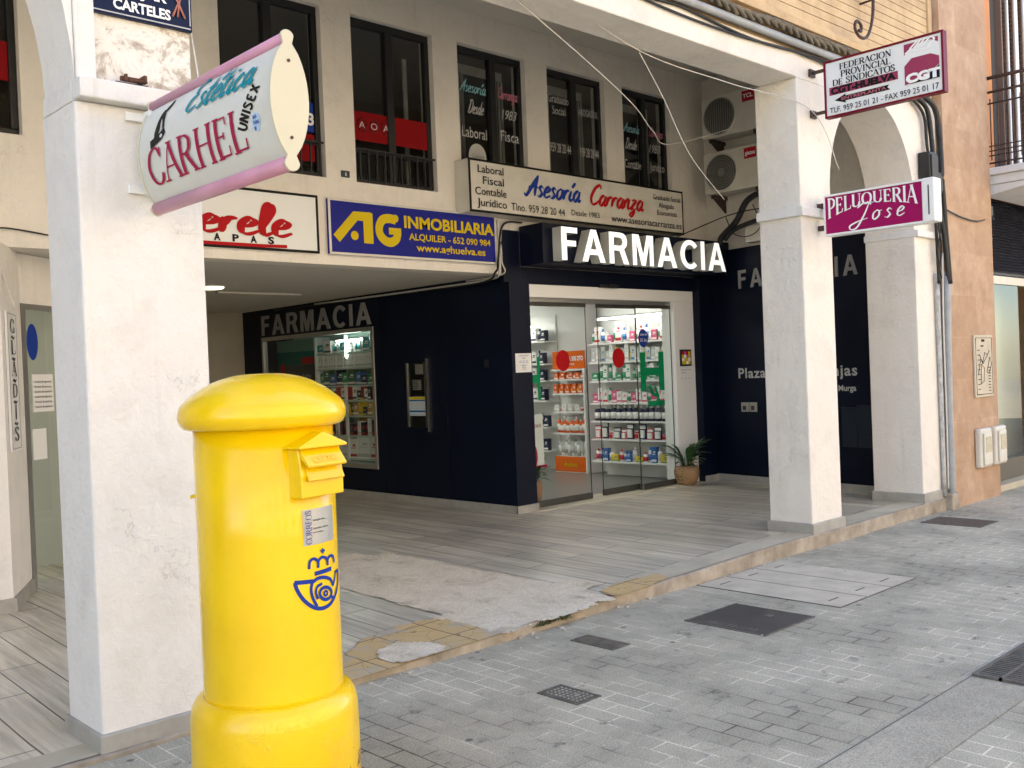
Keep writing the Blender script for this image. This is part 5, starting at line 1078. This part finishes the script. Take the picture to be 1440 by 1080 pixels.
# night service hatch in the side wall
ht = thing('service_hatch', 'narrow steel framed service hatch with a printed notice in the navy side wall', 'hatch', (XS, 8.54, .93))
b = B()
for a in ((8.35, 8.375, .90, 1.70), (8.395, 8.405, .95, 1.66), (8.705, 8.725, .95, 1.66)): b.box(XS - .02, XS - .001, *a)
b.done('frame', m_steel, ht)
B().box(XS - .006, XS - .001, 8.406, 8.704, .95, 1.66).done('glass_plate', M('black_glass', (.006, .007, .006), .1), ht)
B().box(XS - .009, XS - .0065, 8.43, 8.57, 1.53, 1.64).done('light_pane', m_alu, ht); B().box(XS - .012, XS - .0065, 8.48, 8.62, 1.36, 1.47).done('intercom', m_alu, ht); b = B()
for k in range(5): b.box(XS - .0135, XS - .0122, 8.52, 8.61, 1.375 + .018 * k, 1.383 + .018 * k)
b.done('speaker_slots', m_black, ht)
no = B().box(XS - .009, XS - .0065, 8.41, 8.70, 1.075, 1.285).done('notice', M('pale_blue_paper', (.55, .62, .66), .6), ht)
B().box(XS - .0105, XS - .0092, 8.415, 8.695, 1.255, 1.282).done('yellow_bar', L_yel, no); B().box(XS - .0105, XS - .0092, 8.415, 8.695, 1.235, 1.252).box(XS - .0105, XS - .0092, 8.415, 8.695, 1.115, 1.135).done('blue_bar', letter('mid_blue', (.02, .12, .30)), no)
for z in (1.205, 1.18, 1.155, 1.085): txt('servicio de urgencia nocturno', (XS - .0095, 8.69, z), MY, ZV, .26, .013, L_grey, no)
t = single(B().box(XS - .012, XS - .001, 7.37, 7.43, 1.57, 1.65).lathe([(.006, 0), (.006, .004)], (XS - .012, 7.40, 1.61), 8, 'X'), 'door_bell', [m_black], 'small black bell push in the navy side wall between hatch and corner', 'bell', (XS, 7.40, 1.57))
# ---------------------------------------------------------------- air conditioners, cables, ironwork
def aircon(label, z0, z1, lower, brand, mark):
    x0, x1, y0, y1 = 9.72, 9.99, 5.98, 6.80
    t = thing('air_conditioner', label, 'air conditioner', (9.86, 6.4, z0), 'air conditioner outdoor units')
    B().box(x0, x1, y0, y1, z0, z1).done('casing', m_offw, t, bevel=.018, seg=3)
    yc, zc, r = 6.55, (z0 + z1) / 2 - .01, .205
    B().lathe([(r + .02, -.004), (r + .02, .004), (r, .004)], (x0, yc, zc), 28, 'X').done('fan_ring', m_offw, t)
    B().lathe([(r - .004, .0045), (r - .004, .006)], (x0, yc, zc), 24, 'X').done('fan_opening', M('fan_grey', (.075, .075, .07), .6), t)
    b = B()
    if lower:
        for q in (.05, .075, .10, .125, .15, .175, .2): b.tube([(x0 - .012, yc + q * math.cos(a), zc + q * math.sin(a)) for a in [i * math.pi / 12 for i in range(25)]], .006, 5)
        b.lathe([(.045, 0), (.04, .012)], (x0 - .006, yc, zc), 16, 'X')
    else:
        for q in [-.18 + .03 * i_ for i_ in range(13)]: b.tube([(x0 - .012, yc + q, zc - math.sqrt(r * r - q * q)), (x0 - .012, yc + q, zc + math.sqrt(r * r - q * q))], .006, 5)
        b.tube([(x0 - .012, yc + r * math.cos(a), zc + r * math.sin(a)) for a in [i * math.pi / 12 for i in range(25)]], .009, 5)
    b.done('fan_guard', M('guard_grey', (.22, .22, .20), .5), t)
    lb = B().box(x0 - .003, x0 - .0005, 6.08, 6.24, z1 - .155, z1 - .035).done('label', letter('red_label_' + brand, (.40, .012, .02)), t)
    txt(brand, (x0 - .0035, 6.225, z1 - .115), MY, ZV, .13, .045, L_white, lb, bold=.03)
    b = B()
    for y in (6.08, 6.68): b.box(9.74, 10.02, y, y + .04, z0 - .045, z0 - .003); b.prism([(9.76, y + .01, z0 - .046), (10.0, y + .01, z0 - .046), (10.0, y + .01, z0 - .2)], (0, .02, 0))
    b.done('wall_bracket', m_iron, t)
aircon('upper air conditioner unit with a vertical barred fan and red label', 4.15, 4.63, False, 'TCL', 0)
aircon('lower air conditioner unit with a round ringed fan and red label', 3.50, 3.985, True, 'giatsu', 0)
def cable(nm, label, pts, r, mat, cat='cable', n=8, seg=6, group=None):
    b = B(); b.tube(spline(pts, n), r, seg); P = pts[0]; return single(b, nm, mat, label, cat, P, group)
m_cabB = M('black_cable', (.012, .012, .012), .55); m_cabW = M('white_cable', (.62, .60, .55), .5); m_pipe = M('grey_pipe', (.38, .40, .41), .5, (.28, .29, .3), 6); m_cabG = M('dusty_cable', (.10, .085, .065), .8, (.2, .17, .12), 12)
cable('conduit', 'thick black conduit curling from the lower air conditioner behind the pharmacy sign', [(9.78, 6.05, 3.44), (9.76, 6.25, 3.36), (9.76, 6.4, 3.15), (9.75, 6.6, 2.99), (9.74, 6.62, 2.9)], .035, m_cabB)
cable('conduit', 'bent black conduit running left from the pillar under the air conditioners', [(9.72, 5.6, 3.16), (9.73, 6.0, 3.13), (9.74, 6.4, 3.06), (9.73, 6.55, 2.95)], .028, m_cabB)
cable('cable', 'thin dark cable arching from the mezzanine wall to the air conditioners', [(9.3, 7.0, 2.98), (9.6, 6.9, 3.1), (9.72, 6.5, 3.22), (9.7, 6.1, 3.24), (9.7, 5.6, 3.2)], .007, m_cabB)
cable('cable', 'thin looping cable hanging below the lower air conditioner', [(9.72, 6.15, 3.3), (9.70, 6.05, 3.05), (9.70, 6.2, 2.95), (9.70, 6.4, 3.0), (9.7, 6.5, 3.2)], .006, m_cabB)
t = single(B().box(9.80, 9.98, 5.55, 6.0, 2.9, 3.2).box(9.84, 9.98, 6.05, 6.35, 2.9, 3.15), 'wall_boxes', m_offw, 'pale junction boxes on the wall under the air conditioners', 'junction box', (9.9, 5.9, 2.9), bevel=.01)
# bundle along the cornice
def along(z, y, amp, ph, x0=1.9, x1=9.3, n=40): return [(x0 + (x1 - x0) * i / n, y, z + amp * math.sin(i * .7 + ph) - .03 * math.sin(math.pi * ((i % 10) / 10))) for i in range(n + 1)]
b = B(); n = 260
for s in range(3): b.tube([(1.9 + 7.3 * i / n, 4.005 + .020 * math.cos(i * .55 + s * 2.094), 4.085 + .020 * math.sin(i * .55 + s * 2.094) - .012 * math.sin(i * .17)) for i in range(n + 1)], .017, 5)
single(b, 'twisted_cable', m_cabG, 'thick dusty twisted cable running under the cornice', 'cable', (5.5, 4.0, 4.06))
t = single(B().tube([(1.9, 4.035, 4.025), (5.5, 4.035, 4.022), (9.0, 4.035, 4.02)], .03, 10), 'conduit', m_pipe, 'straight grey conduit pipe below the twisted cable on the beam', 'pipe', (5.5, 4.03, 4.0))
cable('cable', 'thin black cable sagging just under the grey conduit on the beam', along(3.975, 4.06, .008, 0), .010, m_cabB, n=2)
cable('cable', 'second thin black cable drooping lowest across the beam face', [(1.9, 4.07, 3.99), (4.2, 4.065, 4.0), (5.4, 4.062, 3.93), (6.3, 4.06, 3.925), (7.2, 4.06, 3.965), (8.2, 4.055, 3.93), (9.2, 4.05, 3.95)], .009, m_cabB, n=6)
cable('cable', 'brown dusty cable tucked between conduit and cornice', along(4.115, 3.99, .006, 2), .012, m_cabG, n=2)
# vertical run on the right corner
for k, (pts, r, lab) in enumerate((
    ([(9.20, 4.04, 3.96), (9.42, 4.02, 3.86), (9.50, 4.02, 3.6), (9.52, 4.01, 3.3), (9.60, 4.01, 3.0), (9.68, 4.0, 2.6), (9.73, 4.0, 2.2)], .024, 'thick black cable dropping beside the junction boxes into the grey pipe'),
    ([(9.3, 4.04, 4.0), (9.62, 4.03, 3.9), (9.69, 4.02, 3.6), (9.66, 4.0, 3.2), (9.70, 4.0, 2.8), (9.74, 3.99, 2.2)], .028, 'thickest black cable, outermost of the run on the right corner'),
    ([(9.0, 4.05, 3.97), (9.38, 4.04, 3.82), (9.45, 4.04, 3.5), (9.52, 4.03, 3.2), (9.56, 4.03, 2.8), (9.58, 4.03, 2.2)], .016, 'thin black cable on the inner side of the right corner run'),
    ([(9.5, 4.02, 3.1), (9.58, 4.0, 2.9), (9.52, 3.99, 2.75), (9.6, 4.0, 2.55), (9.57, 4.02, 2.3)], .008, 'tangled thin cable below the junction boxes'),
    ([(9.46, 4.02, 3.3), (9.44, 4.0, 2.95), (9.58, 3.99, 2.8), (9.54, 4.01, 2.5), (9.62, 4.02, 2.25)], .007, 'second tangled thin cable by the hairdresser lightbox'))):
    cable('cable', lab, pts, r, m_cabB)
cable('downpipe', 'grey plastic downpipe standing on the kerb at the right corner', [(9.715, 4.03, .0), (9.72, 4.03, 1.2), (9.735, 4.015, 2.32)], .036, m_pipe, 'pipe', 3, 10)
cable('downpipe', 'thinner paint-splashed pipe left of the grey downpipe', [(9.60, 4.055, .14), (9.60, 4.055, 1.2), (9.585, 4.05, 2.3)], .022, M('splashed_pipe', (.32, .33, .33), .6, (.6, .6, .58), 16), 'pipe', 3, 8)
cable('cable', 'white cable running down beside the two pipes', [(9.655, 4.04, .2), (9.66, 4.035, 1.0), (9.65, 4.03, 1.8), (9.66, 4.02, 2.5)], .009, m_cabW)
single(B().box(9.60, 9.79, 3.98, 4.07, -.02, .16), 'pipe_footing', m_kerb, 'small rough plinth at the foot of the grey pipes', 'plinth', (9.69, 4.03, 0), bevel=.012)
for k, (x0, z0, w_, h_) in enumerate(((9.32, 3.18, .17, .26), (9.45, 3.06, .13, .2))):
    t = thing('junction_box', ('black junction box on the white arch, upper and larger of two', 'black junction box hanging under the larger one among cables')[k], 'junction box', (x0, 4.05, z0), 'black junction boxes')
    B().box(x0, x0 + w_, 3.965, 4.08, z0, z0 + h_).done('casing', m_black, t, bevel=.012); B().box(x0 + .015, x0 + w_ - .015, 3.95, 3.966, z0 + .02, z0 + h_ - .03).done('cover', m_black, t, bevel=.006); B().lathe([(.018, 0), (.018, -.05)], (x0 + w_ * .4, 4.02, z0), 8).done('gland', m_black, t)
cable('cable', 'thin black cable looping across the stone wall towards the balcony', [(9.72, 3.99, 2.92), (10.1, 4.0, 2.88), (10.5, 4.0, 2.87), (10.95, 4.05, 2.95)], .008, m_cabB)
single(B().box(10.93, 11.02, 4.03, 4.1, 2.97, 3.08).tube([(10.97, 4.04, 2.97), (10.97, 4.02, 2.92)], .02, 6), 'wall_spotlight', m_black, 'small black fitting under the balcony slab at the end of the cable', 'fitting', (10.97, 4.08, 2.97), bevel=.008)
# sagging white wires
for lab, pts in (('white wire sagging from the beam past the third window to the side wall', [(4.25, 4.3, 3.785), (4.95, 4.35, 3.55), (5.6, 4.5, 3.40), (6.2, 4.8, 3.36), (7.1, 5.3, 3.47), (8.6, 5.6, 3.9)]),
                 ('taut white wire along the edge of the beam to the maroon framed sign', [(4.3, 4.2, 3.90), (5.45, 4.3, 3.704), (6.4, 4.2, 3.62), (7.3, 4.05, 3.53), (7.75, 4.06, 3.1)]),
                 ('white wire dropping steeply in front of the lower air conditioner', [(5.45, 4.31, 3.70), (5.75, 4.35, 3.45), (6.2, 4.45, 3.1), (6.85, 4.6, 2.85)]),
                 ('white wire hanging from above behind the salon sign', [(2.06, 4.3, 3.6), (2.05, 4.1, 2.9), (2.02, 4.02, 2.7)])):
    cable('wire', lab, pts, .0036, m_cabW, 'wire', 8, 5, 'white overhead wires')
for lab, pts in (('bundle of pale wires under the corner of the passage ceiling', [(6.58, 7.03, 3.0), (6.56, 7.0, 2.7), (6.55, 7.0, 2.50), (6.60, 7.2, 2.44), (6.66, 8.2, 2.44), (6.67, 10.5, 2.455)]), ('thin black wire beside the pale bundle at the passage corner', [(6.9, 7.02, 3.0), (6.62, 7.0, 2.95), (6.53, 6.99, 2.6), (6.5, 7.0, 2.49), (6.62, 7.4, 2.42), (6.68, 9.0, 2.44), (6.68, 11.5, 2.45)]), ('slack pale wire at the passage corner behind the blue board', [(6.75, 7.0, 2.98), (6.6, 7.0, 2.9), (6.58, 6.99, 2.6), (6.59, 7.0, 2.47), (6.64, 7.6, 2.46)])):
    cable('wire', lab, pts, .011 if 'bundle' in lab else .007, m_cabB if 'black' in lab else m_cabW, 'wire')
cable('wire', 'thin cable pinned along the soffit edge at the far left above the glass door', [(1.6, 7.04, 2.62), (1.95, 7.03, 2.56), (2.1, 7.03, 2.60), (2.45, 7.03, 2.56)], .006, m_cabB, 'wire')
cable('wire', 'white wire hanging down to the vertical GLADIS nameplate', [(1.98, 6.84, 2.46), (2.02, 6.83, 2.25), (2.09, 6.85, 2.05)], .007, m_cabW, 'wire')
pts = [(8.30, 3.97, 4.75), (8.24, 3.95, 4.5), (8.16, 3.94, 4.33), (8.05, 3.93, 4.23), (7.93, 3.93, 4.22), (7.86, 3.93, 4.28), (7.90, 3.93, 4.34), (7.97, 3.93, 4.32), (7.97, 3.93, 4.27), (7.93, 3.93, 4.27)]
b = B(); b.tube(spline(pts, 7), .014, 6); b.tube([(8.28, 3.96, 4.62), (8.3, 4.1, 4.62)], .010, 6); single(b, 'scroll_bracket', m_iron, 'black wrought iron scroll bracket on the grooved facade above the union sign', 'bracket', (8.1, 4.05, 4.22))
# ---------------------------------------------------------------- covers in the paving
def cover(nm, label, x0, x1, y0, y1, mat, rim=.012, cat='manhole cover', group=None):
    t = thing(nm, label, cat, ((x0 + x1) / 2, (y0 + y1) / 2, 0), group); b = B()
    for a in ((x0, x1, y0, y0 + rim), (x0, x1, y1 - rim, y1), (x0, x0 + rim, y0 + rim, y1 - rim), (x1 - rim, x1, y0 + rim, y1 - rim)): b.box(*a, -.02, .006)
    b.done('frame', m_castiron, t); B().box(x0 + rim + .004, x1 - rim - .004, y0 + rim + .004, y1 - rim - .004, -.02, .0045).done('plate', mat, t); return t
m_dk = M('dark_steel_plate', (.045, .04, .036), .55, (.07, .062, .055), 4, bump=.15, bs=200)
t = cover('manhole_cover', 'dark flat steel access cover, the largest in the paving', 4.68, 5.21, 2.98, 3.53, m_dk)
b = B()
for k in range(10): b.box(4.72 + .0 * k, 4.74, 3.08 + k * .035, 3.10 + k * .035, .0045, .006); b.box(4.75, 4.77, 3.08 + k * .035, 3.10 + k * .035, .0045, .006)
b.box(5.05, 5.09, 3.18, 3.22, .0045, .007).done('raised_marks', m_castiron, t)
cover('manhole_cover', 'brown steel access cover beside the kerb at the right corner', 8.76, 9.17, 3.40, 3.93, M('rusty_plate', (.10, .07, .05), .7, (.07, .05, .04), 5, bump=.2, bs=90))
t = cover('meter_cover', 'small square cast iron cover with a raised pattern near the letterbox', 3.20, 3.36, 3.02, 3.28, m_castiron, .014)
b = B()
for i in range(5):
    for j in range(8): b.box(3.225 + i * .024, 3.237 + i * .024, 3.045 + j * .027, 3.058 + j * .027, .0045, .008)
b.box(3.28, 3.30, 3.10, 3.115, .0045, .0085).done('raised_pattern', m_alu, t)
t = cover('meter_cover', 'narrow cast iron cover with fine ribs nearest the broken paving', 3.955, 4.10, 3.46, 3.77, m_castiron, .012)
b = B()
for j in range(22): b.box(3.972, 4.083, 3.476 + j * .0128, 3.482 + j * .0128, .0045, .0075)
b.done('ribs', m_castiron, t)
t = thing('slab_cover', 'pale concrete trench cover of three slabs set beside the kerb', 'slab cover', (6.05, 3.5, 0))
B().box(5.495, 6.535, 2.97, 4.03, -.02, .0035).done('bed', m_castiron, t)
for k in range(3): B().box(5.505 + k * .345, 5.835 + k * .345, 2.98, 4.022, -.015, .0052).done('slab', m_concrete, t, bevel=.002)
b = B()
for k in range(3):
    for y in (3.1, 3.9): b.box(5.60 + k * .345, 5.72 + k * .345, y, y + .014, .0053, .0060)
b.done('lifting_slot', m_castiron, t)
t = thing('drain_grate', 'black slotted drain grating in the concrete channel at the right edge', 'drain', (5.2, 1.74, 0))
B().box(4.66, 5.9, 1.62, 1.872, .0042, .0052).done('pit', m_black, t)
b = B()
for a in ((4.66, 5.9, 1.62, 1.64), (4.66, 5.9, 1.852, 1.872), (4.66, 4.68, 1.64, 1.852), (4.66, 5.9, 1.738, 1.752)): b.box(*a, .0054, .018)
for k in range(40): b.box(4.70 + k * .03, 4.713 + k * .03, 1.641, 1.737, .0054, .016); b.box(4.70 + k * .03, 4.713 + k * .03, 1.753, 1.851, .0054, .016)
b.done('grating', m_castiron, t)
# weeds and litter
b = B(); rr = random.Random(3)
for cx_, cy_ in ((3.98, 4.035), (4.02, 4.05), (4.18, 4.05), (4.2, 4.03), (4.08, 4.04)):
    for k in range(26):
        a = rr.uniform(0, 6.28); l = rr.uniform(.02, .06); q = Vector((cx_ + rr.uniform(-.04, .04), cy_ + rr.uniform(-.015, .015), .03)); d = Vector((math.cos(a), math.sin(a), rr.uniform(.3, 1.4))).normalized() * l; s = Vector((-d.y, d.x, 0)).normalized() * .005
        b.bm.faces.new([b.bm.verts.new(q - s * .3), b.bm.verts.new(q + d * .5 + s), b.bm.verts.new(q + d), b.bm.verts.new(q + d * .5 - s)])
o = b.done('weeds', M('weed_green', (.07, .10, .03), .7, (.13, .12, .05), 60), normals=False); tag(o, 'small weeds growing in the kerb joint beside the broken paving', 'weeds', kind='stuff')
b = B(); rr = random.Random(5)
for k in range(70):
    x, y = rr.uniform(2.3, 9), rr.uniform(1.9, 4.0); s = rr.uniform(.004, .012)
    b.prism([(x + s * math.cos(i * 1.57 + k), y + s * math.sin(i * 1.57 + k) * .7, .003) for i in range(4)], (0, 0, s * .4))
for k in range(60):
    x = rr.uniform(2, 9.2); y = 4.045 - rr.random() ** 2 * .1; s = rr.uniform(.005, .018); b.prism([(x + s * math.cos(i * 1.25 + k), y + s * .7 * math.sin(i * 1.25 + k), .002) for i in range(5)], (0, 0, s * .6))
o = b.done('litter', M('litter_bits', (.35, .32, .27), .9, (.6, .58, .52), 3)); tag(o, 'scattered grit and paper crumbs on the paving and along the kerb', 'litter', kind='stuff')
b = B(); P = [(1.94, 3.97), (2.0, 4.03), (2.12, 4.05), (2.2, 4.02), (2.12, 3.97), (2.02, 3.93)]; b.prism([(x, y, .004) for x, y in P], (0, 0, .02)); single(b, 'plaster_chip', m_broken, 'flat chip of fallen plaster lying at the foot of the left pillar', 'debris', (2.07, 3.99, 0), bevel=.006)
